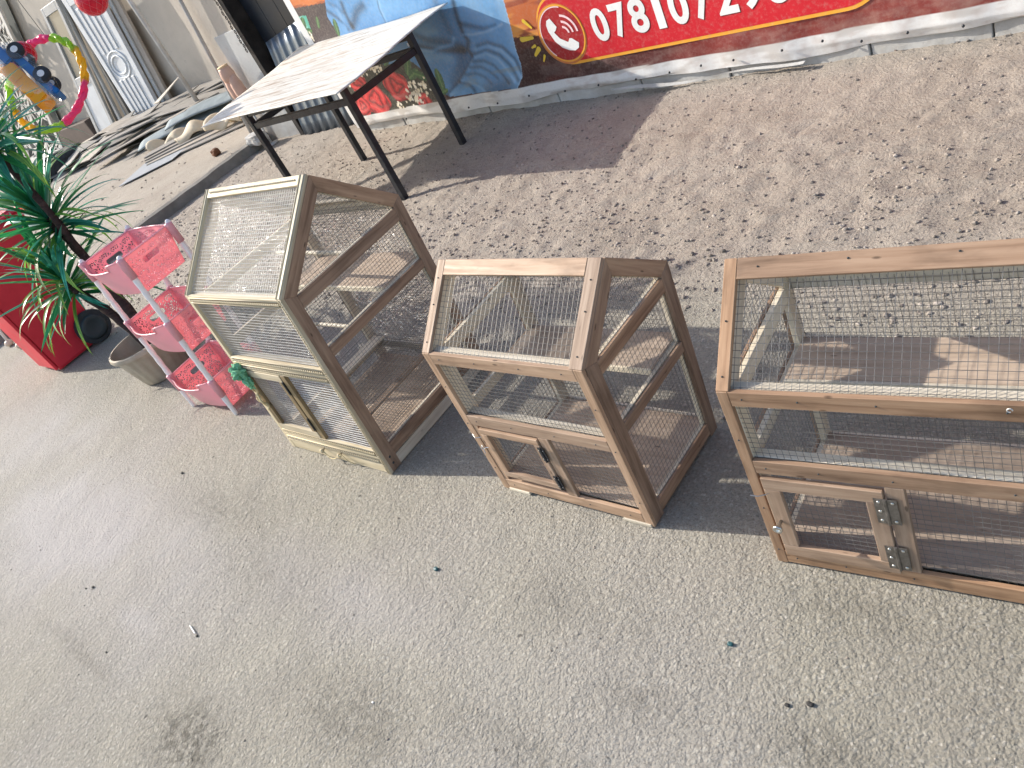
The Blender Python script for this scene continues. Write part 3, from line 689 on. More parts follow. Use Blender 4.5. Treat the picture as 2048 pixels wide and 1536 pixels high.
def cage(loc, ang, w, d, he, hr, rf, tx, ty, bx, label, st):
    root = empty('bird_cage', (loc[0], loc[1], .003), ang, label, 'bird cage', 'wooden house shaped bird cages in a row')
    def P(x, y, z): return Vector((x+ty*z, y+(tx*(1-y/d)+bx*y/d)*z, z))
    e, T1, T2, W = .012, .009, .014, st.get('W', .04); T = T1+T2
    ws, wr = st.get('ws', .028), st.get('wr', .04)
    z0 = st.get('z0', .012); rt_, rb_ = st['rail']   # mid rail top, bottom
    out_m, in_m, fr_m = M[st.get('out', 'wood_side')], M['pine'], M[st.get('front', 'wood')]
    chain = [(0, 0), (0, he), (rf*d, hr), (d, he), (d, 0)]
    O_ = offs(chain, (e, e, 0, 0)); I_ = offs(chain, (e+W, e+W, W, W))
    for side in (0, 1):
        for lay in (0, 1):
            if side == 0: x = 0 if lay == 0 else T1+.0016; 
            else: x = w-T1 if lay == 0 else w-T1-.0016-T2
            th = T1 if lay == 0 else T2; mt = out_m if lay == 0 else in_m; g = .0 if lay == 0 else .0025
            def bd(nm, q, al, mt=mt):
                board(nm, [P(x, a, b) for a, b in q], (th, 0, 0), P(0, al[0], al[1])-P(0, 0, 0), mt, root)
            II = offs(chain, (e+W+g, e+W+g, W+g, W+g)) if lay else I_
            bd('post', [O_[0], O_[1], II[1], II[0]], (0, 1)); bd('post', [O_[3], O_[4], II[4], II[3]], (0, 1))
            bd('rafter', [O_[1], O_[2], II[2], II[1]], (rf*d, hr-he)); bd('rafter', [O_[2], O_[3], II[3], II[2]], (d-rf*d, he-hr))
            y0, y1 = e+W+g+.0004, d-W-g-.0004; zt = I_[1][1]-.0006
            bd('tie_beam', [(y0, zt-W), (y0, zt+g*0), (y1, zt), (y1, zt-W)], (1, 0))
            zb = st['bar']; bd('side_bar', [(y0, zb-W*.8), (y0, zb+g), (y1, zb+g), (y1, zb-W*.8)], (1, 0))
            bz = st.get('baseside', (z0, z0+W)); bd('base_bar', [(y0, bz[0]), (y0, bz[1]), (y1, bz[1]), (y1, bz[0])], (1, 0))
        xm = (T1+.0008) if side == 0 else (w-T1-.0008)
        wires(root, [P(xm, e+.012, .03), P(xm, d-.012, .03), P(xm, d-.012, he-.02), P(xm, rf*d, hr-.025), P(xm, e+.012, he-.02)], st['sp'], st['wr_'], st.get('wm_side', 'wire'), seed=side)
    # ---- front face
    def fb(nm, q, al, mt=fr_m, y=0., th=e): return board(nm, [P(a, y, b) for a, b in q], (0, th, 0), (P(al[0], 0, al[1])-P(0, 0, 0)), mt, root)
    rc = lambda x0, z_0, x1, z_1: [(x0, z_0), (x1, z_0), (x1, z_1), (x0, z_1)]
    fb('front_stile', rc(0, 0, ws, he-.001), (0, 1), M[st.get('stile', 'wood')]); fb('front_stile', rc(w-ws, 0, w, he-.001), (0, 1), M[st.get('stile', 'wood')])
    g = .0006
    fb('eave_rail', rc(ws+g, he-st.get('eh', .04), w-ws-g, he-.001), (1, 0)); fb('front_rail', rc(ws+g, rb_, w-ws-g, rt_), (1, 0))
    fb('base_rail', rc(ws+g, st['base'][0], w-ws-g, st['base'][1]), (1, 0))
    for zt in (he-.006, rt_-.0005):
        board('batten', [P(T+.001, e+.0034, zt-.022), P(w-T-.001, e+.0034, zt-.022), P(w-T-.001, e+.0034, zt), P(T+.001, e+.0034, zt)], (0, .024, 0), (1, 0, 0), M['pine'], root)
    # ---- front slope
    L = math.hypot(rf*d, hr-he); sy_, sz_ = rf*d/L, (hr-he)/L
    def SP(x, t_, o_=0): return P(x, t_*sy_+o_*sz_, he+t_*sz_-o_*sy_)
    def sb(nm, x0, t0, x1, t1, al, mt=fr_m):
        a = [SP(x0, t0), SP(x1, t0), SP(x1, t1), SP(x0, t1)]; n_ = SP(0, 0, 1)-SP(0, 0, 0)
        board(nm, a, n_*(e-.0005), (P(1, 0, 0)-P(0, 0, 0)) if al == 'x' else SP(0, 1)-SP(0, 0), mt, root)
    rm = M[st.get('roof', 'wood')]
    sb('roof_stile', 0, .001, ws+.003, L, 's', rm); sb('roof_stile', w-wr, .001, w, L, 's', rm)
    sb('ridge_board', ws+.0036, L-wr, w-wr-.0006, L, 'x', rm)
    # back slope boards
    L2 = math.hypot(d-rf*d, hr-he); by_, bz_ = (d-rf*d)/L2, (he-hr)/L2
    def BP(x, t_, o_=0): return P(x, rf*d+t_*by_+o_*bz_, hr+t_*bz_-o_*by_)
    for t0, t1 in ((.0015, .04), (L2-.04, L2-.001)):
        n_ = BP(0, 0, 1)-BP(0, 0, 0); board('ridge_board' if t0 < .01 else 'back_eave_board', [BP(T+.001, t0), BP(w-T-.001, t0), BP(w-T-.001, t1), BP(T+.001, t1)], n_*e, (1, 0, 0), M['pine'], root)
    wires(root, [SP(.01, .004, e+.0008), SP(w-.012, .004, e+.0008), SP(w-.012, L-.012, e+.0008), SP(.01, L-.012, e+.0008)], st['sp'], st['wr_'], st.get('wm', 'wire'), seed=3)
    wires(root, [BP(.01, .02, e+.001), BP(w-.012, .02, e+.001), BP(w-.012, L2-.012, e+.001), BP(.01, L2-.012, e+.001)], st['sp'], st['wr_'], seed=4)
    # back wall
    for z_0, z_1, nm in ((he-.045, he-.008, 'back_eave_rail'), (z0, z0+.035, 'back_base_rail')):
        board(nm, [P(T+.001, d-.001-e, z_0), P(w-T-.001, d-.001-e, z_0), P(w-T-.001, d-.001-e, z_1), P(T+.001, d-.001-e, z_1)], (0, e, 0), (1, 0, 0), M['pine'], root)
    wires(root, [P(.012, d-e-.003, .03), P(w-.012, d-e-.003, .03), P(w-.012, d-e-.003, he-.02), P(.012, d-e-.003, he-.02)], st['sp'], st['wr_'], seed=5)
    # floor and shelf
    zf = st.get('floor', .045)
    if not st.get('wirefloor'):
        nb = 1; board('floor_panel', [P(T+.0014, e+.006, zf), P(w-T-.0014, e+.006, zf), P(w-T-.0014, d-e-.006, zf), P(T+.0014, d-e-.006, zf)], (0, 0, .006), (1, 0, 0), M['ply'], root)
    zs_ = st['shelf']; ya, yb = d*st.get('sh0', .6), d-e-.006
    board('shelf', [P(T+.0014, ya, zs_), P(w-T-.0014, ya, zs_), P(w-T-.0014, yb, zs_), P(T+.0014, yb, zs_)], (0, 0, .006), (1, 0, 0), M['ply'], root)
    board('shelf_edge', [P(T+.0014, ya-.009, zs_-.012), P(w-T-.0014, ya-.009, zs_-.012), P(w-T-.0014, ya-.009, zs_+.007), P(T+.0014, ya-.009, zs_+.007)], (0, .008, 0), (1, 0, 0), M['pine'], root)
    return root, P, SP, fb, rc

WR = (.0006, .0006)
# ---- the middle cage
st2 = dict(rail=(.335, .295), base=(.010, .050), bar=.352, shelf=.356, sp=(.0152, .0152), wr_=WR)
c2 = dict(w=.570, d=.386, he=.579, hr=.750, rf=.467, tx=-.015, ty=.045, bx=.045)
root, P, SP, fb, rc = cage((-1.718, 1.017), -.016, label='x', st=st2, **c2)
root['label'] = 'small brown wooden bird cage in the middle, on two pale feet'
fb('mullion', rc(.289, .0506, .325, .2944), (0, 1))
ye = .0146
wires(root, [P(.02, ye, .30), P(.556, ye, .30), P(.556, ye, .57), P(.02, ye, .57)], st2['sp'], WR, seed=8)
wires(root, [P(.30, ye, .02), P(.556, ye, .02), P(.556, ye, .30), P(.30, ye, .30)], st2['sp'], WR, seed=9)
def door(root, P, x0, z_0, x1, z_1, fw, mt, sp, y=-.004, th=.012, wm='wire'):
    D = empty('door', P(x0, 0, z_0)); D.parent = root; o0 = P(x0, 0, z_0); g = .0005
    def b(nm, q, al): return board(nm, [P(a, y, c)-o0 for a, c in q], (0, th, 0), al, mt, D)
    rc_ = lambda a, b_, c, d_: [(a, b_), (c, b_), (c, d_), (a, d_)]
    b('door_rail', rc_(x0, z_1-fw, x1, z_1), (1, 0, 0)); b('door_rail', rc_(x0, z_0, x1, z_0+fw), (1, 0, 0))
    b('door_stile', rc_(x0, z_0+fw+g, x0+fw, z_1-fw-g), (0, 0, 1)); b('door_stile', rc_(x1-fw, z_0+fw+g, x1, z_1-fw-g), (0, 0, 1))
    wires(D, [P(x0+.008, y+th+.001, z_0+.01)-o0, P(x1-.008, y+th+.001, z_0+.01)-o0, P(x1-.008, y+th+.001, z_1-.01)-o0, P(x0+.008, y+th+.001, z_1-.01)-o0], sp, WR, wm, seed=12)
    return D
door(root, P, .052, .074, .284, .286, .023, M['wood'], st2['sp'])
fb('door_jamb', rc(.0286, .0506, .046, .2944), (0, 1), y=.002, th=.010)
for hx, hz in ((.2865, .232), (.2865, .112)):
    mb = MB(); mb.box((-.011, -.0012, -.026), (-.0025, .0012, .026)); mb.box((.0025, -.0012, -.026), (.011, .0012, .026)); mb.tube([(0, -.002, -.028), (0, -.002, .028)], .0036, 8)
    h = mb.obj('hinge', M['blacksteel'], root, mw=Matrix.Translation(P(hx, -.0065, hz)))
    screw_heads(h, [Vector((s*.007, -.0018, z)) for s in (-1, 1) for z in (-.017, .017)], (0, -1, 0), .002)
mb = MB(); q = [P(.026, -.012, .268), P(.040, -.02, .262), P(.056, -.010, .259)]; mb.tube(q, .0014, 6)
mb.obj('wire_pin', M['screw'], root)
mb = MB(); c0 = P(.037, -.012, .212)
mb.tube([c0+Vector((.007*math.cos(a), -.002*math.sin(a*2), .007*math.sin(a))) for a in np.linspace(0, 6.28, 14)], .0016, 6)
mb.tube([c0+Vector((.006, 0, 0)), c0+Vector((.020, .004, -.001))], .0016, 6); mb.tube([c0+Vector((-.003, 0, -.007)), c0+Vector((.004, -.006, -.018)), c0+Vector((.0, -.008, -.026))], .0014, 6)
mb.obj('wire_latch', M['screw'], root)
for a, b in ((.028, .115), (.47, .562)):
    board('foot', [P(a, -.004, -.001), P(b, -.004, -.001), P(b, .05, -.001), P(a, .05, -.001)], (0, 0, .0115), (1, 0, 0), M['pine'], root)
nails(root, [P(x, -.0005, z) for x in (.06, .2, .36, .5) for z in (.315, .03, .56)]+[P(x, -.0005, z) for x in (.014, .556) for z in (.1, .3, .45)]+[SP(x, t_, -.0005) for x in (.015, .55) for t_ in (.03, .13, .2)], (0, -1, 0))

# ---- the right cage (runs out of the picture)
st3 = dict(rail=(.357, .318), base=(.004, .048), bar=.362, shelf=.366, sp=(.0146, .0146), wr_=WR, ws=.024, wr=.042, front='wood_red', stile='wood_red', roof='wood_red', z0=.006)
c3 = dict(w=1.2, d=.399, he=.559, hr=.743, rf=.475, tx=-.006, ty=.012, bx=.010)
root, P, SP, fb, rc = cage((-.797, 1.001), .0794, label='x', st=st3, **c3)
root['label'] = 'long wooden bird cage at the right edge with hinged front door and metal knob'
fb('mullion', rc(.2815, .0486, .317, .3174), (0, 1), M['wood'])
fb('mullion', rc(.86, .0486, .895, .3174), (0, 1), M['wood'])
wires(root, [P(.02, ye, .33), P(1.18, ye, .33), P(1.18, ye, .55), P(.02, ye, .55)], st3['sp'], WR, seed=8)
wires(root, [P(.30, ye, .02), P(1.18, ye, .02), P(1.18, ye, .33), P(.30, ye, .33)], st3['sp'], WR, seed=9)
door(root, P, .030, .040, .277, .306, .036, M['wood'], st3['sp'])
for hx, hz in ((.2795, .250), (.2795, .098)):
    mb = MB(); mb.box((-.022, -.001, -.037), (-.003, .001, .037)); mb.box((.003, -.001, -.037), (.022, .001, .037)); mb.tube([(0, -.002, -.038), (0, -.002, .038)], .0034, 8)
    h = mb.obj('hinge', M['hinge'], root, mw=Matrix.Translation(P(hx, -.0055, hz)))
    screw_heads(h, [Vector((s*.013, -.0012, z)) for s in (-1, 1) for z in (-.028, 0, .028) if not (s == 1 and z == 0)], (0, -1, 0), .0042)
mb = MB(); mb.lathe([(.004, 0), (.004, .012), (.008, .018), (.011, .024), (.011, .027), (.007, .028), (.005, .024), (.001, .023)], 18)
q = Matrix.Rotation(R(90), 4, 'X'); q.translation = P(.045, -.004, .166); mb.obj('door_knob', M['screw'], root, True, q)
mb = MB(); mb.tube([P(.004, -.02, .265), P(.020, -.018, .262), P(.034, -.008, .259), P(.040, .0, .258)], .0014, 6); mb.obj('wire_pin', M['screw'], root)
mb = MB(); mb.tube([P(.505, -.004, .553)+Vector((.004*math.cos(a), -.003, .004*math.sin(a))) for a in np.linspace(0, 5, 9)], .0012, 5); mb.obj('wire_staple', M['wire_bright'], root)
nails(root, [P(x, -.0005, z) for x in (.05, .16, .30, .5, .7, .9) for z in (.337, .025, .54)]+[P(.012, -.0005, z) for z in (.05, .2, .42)]+[SP(x, t_, -.0005) for x, t_ in ((.012, .03), (.012, .14), (.07, .245), (.24, .25), (.42, .25), (.63, .25))], (0, -1, 0))

# ---- the tall left cage with beaded trim
st1 = dict(rail=(.490, .428), base=(.046, .112), bar=.540, shelf=.545, sp=(.0135, .0125), wr_=(.00055, .00085), ws=.022, wr=.034, front='cream', stile='cream', roof='cream', eh=.036,
           wm='wire_bright', wirefloor=True, baseside=(.052, .100), W=.045, sh0=.62, z0=.05)
c1 = dict(w=.671, d=.604, he=.773, hr=1.022, rf=.518, tx=.037, ty=.058, bx=.001)
root, P, SP, fb, rc = cage((-2.906, .963), -.0113, label='x', st=st1, **c1)
root['label'] = 'tall bird cage at the left of the row with pale beaded trim'
w, d, he, hr, rf = .671, .604, .773, 1.022, .518
L = math.hypot(rf*d, hr-he)
ru = (.00045, .0009)
wires(root, [P(.02, ye, .45), P(w-.02, ye, .45), P(w-.02, ye, he-.02), P(.02, ye, he-.02)], (.0135, .0125), ru, 'wire_bright', seed=8)
wires(root, [P(.345, ye, .09), P(w-.015, ye, .09), P(w-.015, ye, .45), P(.345, ye, .45)], (.03, .0125), (.0004, .0017), 'wire_bright', seed=9)
fb('mullion', rc(.322, .1126, .352, .4274), (0, 1), M['olive'], y=-.003, th=.014)
fb('tray_front', rc(.024, .002, w-.024, .0452), (1, 0), M['cream'], y=.001)
board('tray_side', [P(w-.012, .014, .002), P(w-.012, d-.01, .002), P(w-.012, d-.01, .046), P(w-.012, .014, .046)], (.010, 0, 0), (0, 1, 0), M['pine'], root)
D = door(root, P, .036, .114, .316, .4262, .030, M['olive'], (.0135, .0125), wm='wire_bright')
for o in [c for c in D.children if c.name.startswith('door_rail')]: o.data.materials[0] = M['cream']
def film(cor, nm='plastic_film'):
    C = [Vector(c) for c in cor]; mb = MB(); N = (C[1]-C[0]).cross(C[3]-C[0]).normalized()
    def f(u, v):
        p = (C[0]*(1-u)+C[1]*u)*(1-v)+(C[3]*(1-u)+C[2]*u)*v
        return p+N*(.0035*mnoise.noise(p*9)+.0015*mnoise.noise(p*31))*(4*u*(1-u))**.3*(4*v*(1-v))**.3
    mb.grid(f, 48, 48); return mb.obj(nm, M['film'], root, True)
yf = .0195
film([P(.024, yf, .12), P(w-.024, yf, .12), P(w-.024, yf, .425), P(.024, yf, .425)])
film([P(.024, yf, .495), P(w-.024, yf, .495), P(w-.024, yf, he-.04), P(.024, yf, he-.04)])
film([SP(.024, .02, .020), SP(w-.03, .02, .020), SP(w-.03, L-.03, .020), SP(.024, L-.03, .020)])
film([P(w-.03, d-.022, .10), P(.03, d-.022, .10), P(.03, d-.022, he-.06), P(w-.03, d-.022, he-.06)])
# beads
def beads(pts_fn, n, r=.0042):
    mb = MB()
    for i in range(n):
        mb.ball(pts_fn((i+.5)/n), r, 6, 4)
    o = mb.obj('beaded_trim', M['cream'], root, True); tag(o, kind='stuff')
for z_, x0, x1 in ((he-.020, .024, w-.024), (.475, .024, w-.024), (.443, .024, w-.024), (.099, .024, w-.024), (.062, .024, w-.024)):
    beads(lambda t_, z_=z_, x0=x0, x1=x1: P(x0+(x1-x0)*t_, -.0016, z_), 52, .0050)
    board('groove_shade_strip', [P(x0, -.0008, z_-.0075), P(x1, -.0008, z_-.0075), P(x1, -.0008, z_+.0075), P(x0, -.0008, z_+.0075)], (0, .0006, 0), (1, 0, 0), M['olive'], root, 0)  # flat dark strip; shade of a groove behind the beads put into colour
    for dz in (-.010, .010):
        mb = MB(); mb.tube([P(x0, -.0008, z_+dz), P(x1, -.0008, z_+dz)], .0022, 6); mb.obj('moulding', M['cream'], root, True)
beads(lambda t_: SP(.04+(w-.09)*t_, L-.016, -.001), 56, .0036)
beads(lambda t_: P(w-.011, -.0012, .03+(he-.05)*t_), 80, .0036)
for dx in (-.007, .007):
    mb = MB(); mb.tube([P(w-.011+dx, -.0008, .0), P(w-.011+dx, -.0008, he-.005)], .002, 6); mb.obj('moulding', M['cream'], root, True)
    mb = MB(); mb.tube([SP(w-.017+dx*1.5, .0, -.0008), SP(w-.017+dx*1.5, L, -.0008)], .0022, 6); mb.obj('moulding', M['cream'], root, True)
    mb = MB(); mb.tube([SP(.013+dx, .0, -.0008), SP(.013+dx, L, -.0008)], .0022, 6); mb.obj('moulding', M['cream'], root, True)
# corner plate with two screws at the right foot, wire floor and inner tray
screw_heads(root, [P(w+.0004, .03, .03), P(w+.0004, .03, .06)], (1, 0, 0), .005, 'black')
board('tray_bottom', [P(.03, .02, .01), P(w-.03, .02, .01), P(w-.03, d-.02, .01), P(.03, d-.02, .01)], (0, 0, .006), (1, 0, 0), M['ply'], root)
board('floor_bar', [P(w*.62, .03, .095), P(w*.62+.03, .03, .095), P(w*.62+.03, d-.03, .095), P(w*.62, d-.03, .095)], (0, 0, .012), (0, 1, 0), M['wood_side'], root)
wires(root, [P(.03, .02, .112), P(w-.03, .02, .112), P(w-.03, d-.02, .112), P(.03, d-.02, .112)], (.0135, .0125), (.0006, .0007), seed=15)
board('floor_bar', [P(.05, .25, .114), P(.12, .25, .114), P(.12, d-.03, .114), P(.05, d-.03, .114)], (0, 0, .012), (0, 1, 0), M['pine'], root)
# perches
for a, b in (((.03, .38, .70), (w-.03, .36, .70)), ((.03, .30, .42), (w*.7, .30, .42))):
    mb = MB(); A, B = P(*a), P(*b); mb.tube([A+(B-A)*i/8 for i in range(9)], .0085, 8); mb.obj('perch', M['pine'], root, True)
# string between the two tray knobs
for x in (.282, .399):
    mb = MB(); mb.lathe([(.004, 0), (.0042, .008), (.009, .012), (.010, .018), (.006, .022)], 12); q = Matrix.Rotation(R(90), 4, 'X'); q.translation = P(x, .0, .050); mb.obj('tray_knob', M['cream'], root, True, q)
mb = MB(); mb.tube([P(.282+.117*t_, -.012-.01*math.sin(t_*3.1), .050-.022*math.sin(t_*math.pi)) for t_ in np.linspace(0, 1, 12)], .0022, 6)
mb.tube([P(.399, -.016, .05), P(.43, -.02, .068), P(.445, -.02, .045), P(.46, -.018, .03), P(.48, -.014, .022)], .0018, 6); mb.obj('tray_string', M['rope'], root, True)
mb = MB(); mb.tube([P(.050+.012*math.sin(t_*9), -.012-.006*math.cos(t_*11), .36-.13*t_) for t_ in np.linspace(0, 1, 22)], .0048, 7); mb.tube([P(.054+.010*math.sin(t_*8+2), -.014-.006*math.cos(t_*9), .35-.10*t_) for t_ in np.linspace(0, 1, 18)], .0042, 7)
mb.obj('latch_rope', M['rope'], root, True)
for hz in (.37, .19):
    mb = MB(); mb.tube([P(.320, -.006, hz-.03), P(.320, -.006, hz+.03)], .0042, 8); mb.obj('hinge', M['blacksteel'], root)
# green rag knotted on the left post (lies on the cage)
def blobcloth(name, c, r, seed, mat, sc=(1, 1, 1), amp=.5, f=40):
    mb = MB(); mb.ball((0, 0, 0), 1, 40, 28)
    vs = []
    for v in mb.v:
        p = Vector(v); n_ = mnoise.noise(Vector((p.x*2.1+seed, p.y*2.1, p.z*2.1)))+.6*mnoise.noise(Vector((p.x*5+seed, p.y*5, p.z*5)))
        q = p*(1+amp*n_); vs.append((q.x*r*sc[0], q.y*r*sc[1], q.z*r*sc[2]))
    mb.v = vs; o = mb.obj(name, mat, None, True); o.location = c; return o
bpy.context.view_layer.update()
cw = root.matrix_world @ P(.045, -.02, .432)
o = blobcloth('rag_knot', cw, .036, 3, M['cloth'], (1.0, .7, .8), .75); tag(o, 'pale green rag knotted on the door post of the tall cage', 'rag')
o2_ = blobcloth('rag_end', Vector((.03, -.004, -.045)), .024, 9, M['cloth'], (.7, .6, 1.2), .8); o2_.parent = o

# ---------------------------------------------------------------- table with black steel legs
def table():
    x0, y0, w, d = -5.262, 2.978, 1.134, .66
    tb = empty('table', (x0+w/2, y0+d/2, 0), 0, 'pale board table top laid on a black square tube frame in front of the banner', 'table')
    O = Vector((x0+w/2, y0+d/2, 0)); H = .782
    lean = .004
    for i, (x, y) in enumerate(((x0, y0), (x0+w, y0), (x0+w, y0+d), (x0, y0+d))):
        mb = MB(); s = .021
        mb.hexa([Vector((x+a*s, y+b*s, -.01))-O for a, b in ((-1,-1),(1,-1),(1,1),(-1,1))]+[Vector((x+a*s, y+b*s, H))-O for a, b in ((-1,-1),(1,-1),(1,1),(-1,1))])
        me = mb.mesh('leg'); link('leg', bevel_mesh(me, .003), M['blacksteel'], tb)
    zb, zt = .655, .697
    for a, b in (((x0+.023, y0-.014, zb), (x0+w-.023, y0+.014, zt)), ((x0+.023, y0+d-.014, zb), (x0+w-.023, y0+d+.014, zt)),
                 ((x0-.014, y0+.023, zb), (x0+.014, y0+d-.023, zt)), ((x0+w-.014, y0+.023, zb), (x0+w+.014, y0+d-.023, zt)),
                 ((x0+.023, y0-.0145, H-.035), (x0+w-.023, y0+.0145, H-.001)), ((x0+.023, y0+d-.0145, H-.035), (x0+w-.023, y0+d+.0145, H-.001))):
        mb = MB(); mb.box(Vector(a)-O, Vector(b)-O); me = mb.mesh('frame_rail'); link('frame_rail', bevel_mesh(me, .002), M['blacksteel'], tb)
    # top: a thin pale sheet, a little warped, overhanging far to the left
    C = [Vector((-5.80, 2.90, .80)), Vector((-3.90, 2.775, .80)), Vector((-4.075, 4.02, .80)), Vector((-6.16, 4.27, .80))]
    def f(u, v):
        p = (C[0]*(1-u)+C[1]*u)*(1-v)+(C[3]*(1-u)+C[2]*u)*v
        z = .006*math.sin(u*5.1+1.3)*(.4+v)+.016*(max(0, .33-u)/.33)**2*(1.0-v)*-1+.005*math.sin(v*7+u*3)+.018*max(0, u-.75)*v
        return p+Vector((.004*math.sin(v*21)+.003*math.sin(v*47), .004*math.sin(u*17), z-.0))-O
    t = NT('whitewashed board'); t.bsdf(rough=.6, spec=.3); Pn = t.obj(); v = t.mapv(Pn, (1.6, 26, 26))
    a = t.noise(v, 1.4, 7, .7, .8); b = t.noise(t.mapv(Pn, (2.5, 9, 9)), 1.2, 5, .65, 1)
    c = t.ramp(a, [(.36, s2l((150, 128, 106))), (.46, s2l((204, 200, 190))), (.62, s2l((218, 217, 212)))])
    c = t.mix(t.mr(b, .52, .68, 0, .75), c, s2l((186, 172, 156))); c = t.mix(t.mr(t.noise(t.mapv(Pn, (5, 60, 60)), 2, 4, .7), .60, .68, 0, .6), c, s2l((120, 96, 76)))
    t.l(c, t.b.inputs['Base Color']); t.l(t.bump(a, .25, .004), t.b.inputs['Normal'])
    mb = MB(); mb.grid(f, 60, 36); o = mb.obj('table_top', t.m, tb, True)
    modm(o, 'SOLIDIFY', thickness=.006, offset=-1)
table()
# paint chips on the legs are in the steel's colour; small pale spots
# ---------------------------------------------------------------- pink basket rack
def plastic(name, col, trans=.25, rough=.28, col2=None):
    t = NT(name); b = t.bsdf(col, rough, 0, .5); P = t.obj()
    n = t.noise(P, 7, 3); t.l(t.mix(t.mr(n, .35, .7, 0, .5), col, col2 or tuple(x*.8 for x in col)), b.inputs['Base Color'])
    tl = t.n('BsdfTranslucent'); tl.inputs[0].default_value = (*col, 1); mx = t.n('MixShader'); mx.inputs[0].default_value = trans
    t.l(b.outputs[0], mx.inputs[1]); t.l(tl.outputs[0], mx.inputs[2]); t.l(mx.outputs[0], t.out.inputs[0]); return t.m
M['pink'] = plastic('pink basket plastic', s2l((252, 186, 190)), .36, .3, s2l((240, 152, 168)))
M['pinkpale'] = plastic('pale pink plastic', s2l((246, 194, 202)), .4, .25)
M['milky'] = plastic('milky plastic', s2l((252, 248, 246)), .12, .35)
def holes(s, t_, kind, wd, ht):
    """True where the basket wall is cut through; s,t in metres on the wall"""
    # lobed flowers with petals, curls and a small border pattern
    if kind in ('side',):
        if abs(s-wd/2) < .034 and abs(t_-ht*.66) < .013: return True
        if math.hypot(abs(s-wd/2)-.034, t_-ht*.66) < .013: return True
        if abs(t_-ht*.66) < .024 and abs(s-wd/2) < .056: return False
    if t_ > ht-.018 or t_ < .010 or s < .012 or s > wd-.012: return False
    cs = .070; ox = math.floor(s/cs); row = math.floor(t_/.062); xx = s-(ox+.5+.25*(row % 2))*cs; yy = t_-(row+.5)*.062
    r = math.hypot(xx, yy); a = math.atan2(yy, xx)
    if r < .0042: return True
    if .0075 < r < .0145 and math.cos(6*a) > .25: return True
    if .0185 < r < .0225 and math.cos(3*a+row) > .1: return True
    if r > .027:
        g = math.sin(s*330+math.sin(t_*180)*1.3)*math.sin(t_*290+math.cos(s*210))
        return g > .42
    return False
def basket(parent, z, w, d, h, first):
    bk = empty('basket', (0, 0, z)); bk.parent = parent
    if first is not None:
        for c in first.children:
            q = c.copy(); COL.objects.link(q); q.parent = bk
        return bk
    tp = .024
    # wall builder: surface point at (s along, t up), taper inward at the bottom, rounded corners by bulge
    def corner(x, y, t_): k = 1-tp/(w/2)*(1-t_); k2 = 1-tp/(d/2)*(1-t_); return Vector((x*k, y*k2, t_*h))
    sides = {'front': ((-w/2, -d/2), (w/2, -d/2), (0, -1)), 'right': ((w/2, -d/2), (w/2, d/2), (1, 0)), 'back': ((w/2, d/2), (-w/2, d/2), (0, 1)), 'left': ((-w/2, d/2), (-w/2, -d/2), (-1, 0))}
    for nm, (a, b, n) in sides.items():
        Lh = math.hypot(b[0]-a[0], b[1]-a[1]); cs = .0026; nu, nv = int(Lh/cs), int(h/cs); mb = MB(); ids = {}
        bul = {'front': .055, 'right': .004, 'back': .012, 'left': .004}[nm]
        def pos(i, j):
            u, v = i/nu, j/nv; p = corner(a[0]+(b[0]-a[0])*u, a[1]+(b[1]-a[1])*u, v); k = math.sin(math.pi*u)**.8*bul*(.35+.65*v)
            return p+Vector((n[0]*k, n[1]*k, 0))
        def vid(i, j):
            if (i, j) not in ids: ids[(i, j)] = len(mb.v); mb.v.append(tuple(pos(i, j)))
            return ids[(i, j)]
        for i in range(nu):
            for j in range(nv):
                s_, t_ = (i+.5)*Lh/nu, (j+.5)*h/nv
                if nm == 'front':
                    top = h-(.0 if s_ > Lh*.80 or s_ < Lh*.03 else .030)
                    if t_ > top: continue
                    cut = False
                else: cut = holes(s_, t_, 'side' if nm in ('right', 'left') else 'back', Lh, h)
                if not cut: mb.f.append((vid(i, j), vid(i+1, j), vid(i+1, j+1), vid(i, j+1)))
        o = mb.obj('basket_wall', M['pinkpale'] if nm == 'front' else M['pink'], bk, True); modm(o, 'SOLIDIFY', thickness=.0016, offset=0)
        # rolled rim
        pts = []
        for i in range(25):
            u = i/24; v = 1-(0 if nm != 'front' or u > .80 or u < .03 else .030/h); ii, jj = u*nu, v*nv
            pts.append(pos(ii, jj))
        mb = MB(); mb.tube(pts, .0042, 8); mb.obj('basket_rim', M['pinkpale'], bk, True)
    mb = MB(); nx_, ny_ = 90, 60
    for i in range(nx_):
        for j in range(ny_):
            x = -w/2+tp+(w-2*tp)*(i+.5)/nx_; y = -d/2+tp+(d-2*tp)*(j+.5)/ny_
            if (math.sin(x*150) > .6 and math.sin(y*150) > .6): continue
            dx, dy = (w-2*tp)/nx_/2, (d-2*tp)/ny_/2
            mb.add([(x-dx, y-dy, .001), (x+dx, y-dy, .001), (x+dx, y+dy, .001), (x-dx, y+dy, .001)], [(0, 1, 2, 3)])
    # bulged lip of the bottom under the front
    for i in range(16):
        u0, u1 = i/16, (i+1)/16; f_ = lambda u: (-w/2+tp+(w-2*tp)*u, -d/2+tp-math.sin(math.pi*u)**.8*.02)
        p, q = f_(u0), f_(u1); mb.add([(p[0], -d/2+tp, .001), (q[0], -d/2+tp, .001), (q[0], q[1], .001), (p[0], p[1], .001)], [(3, 2, 1, 0)])
    mb.obj('basket_bottom', M['pink'], bk)
    return bk
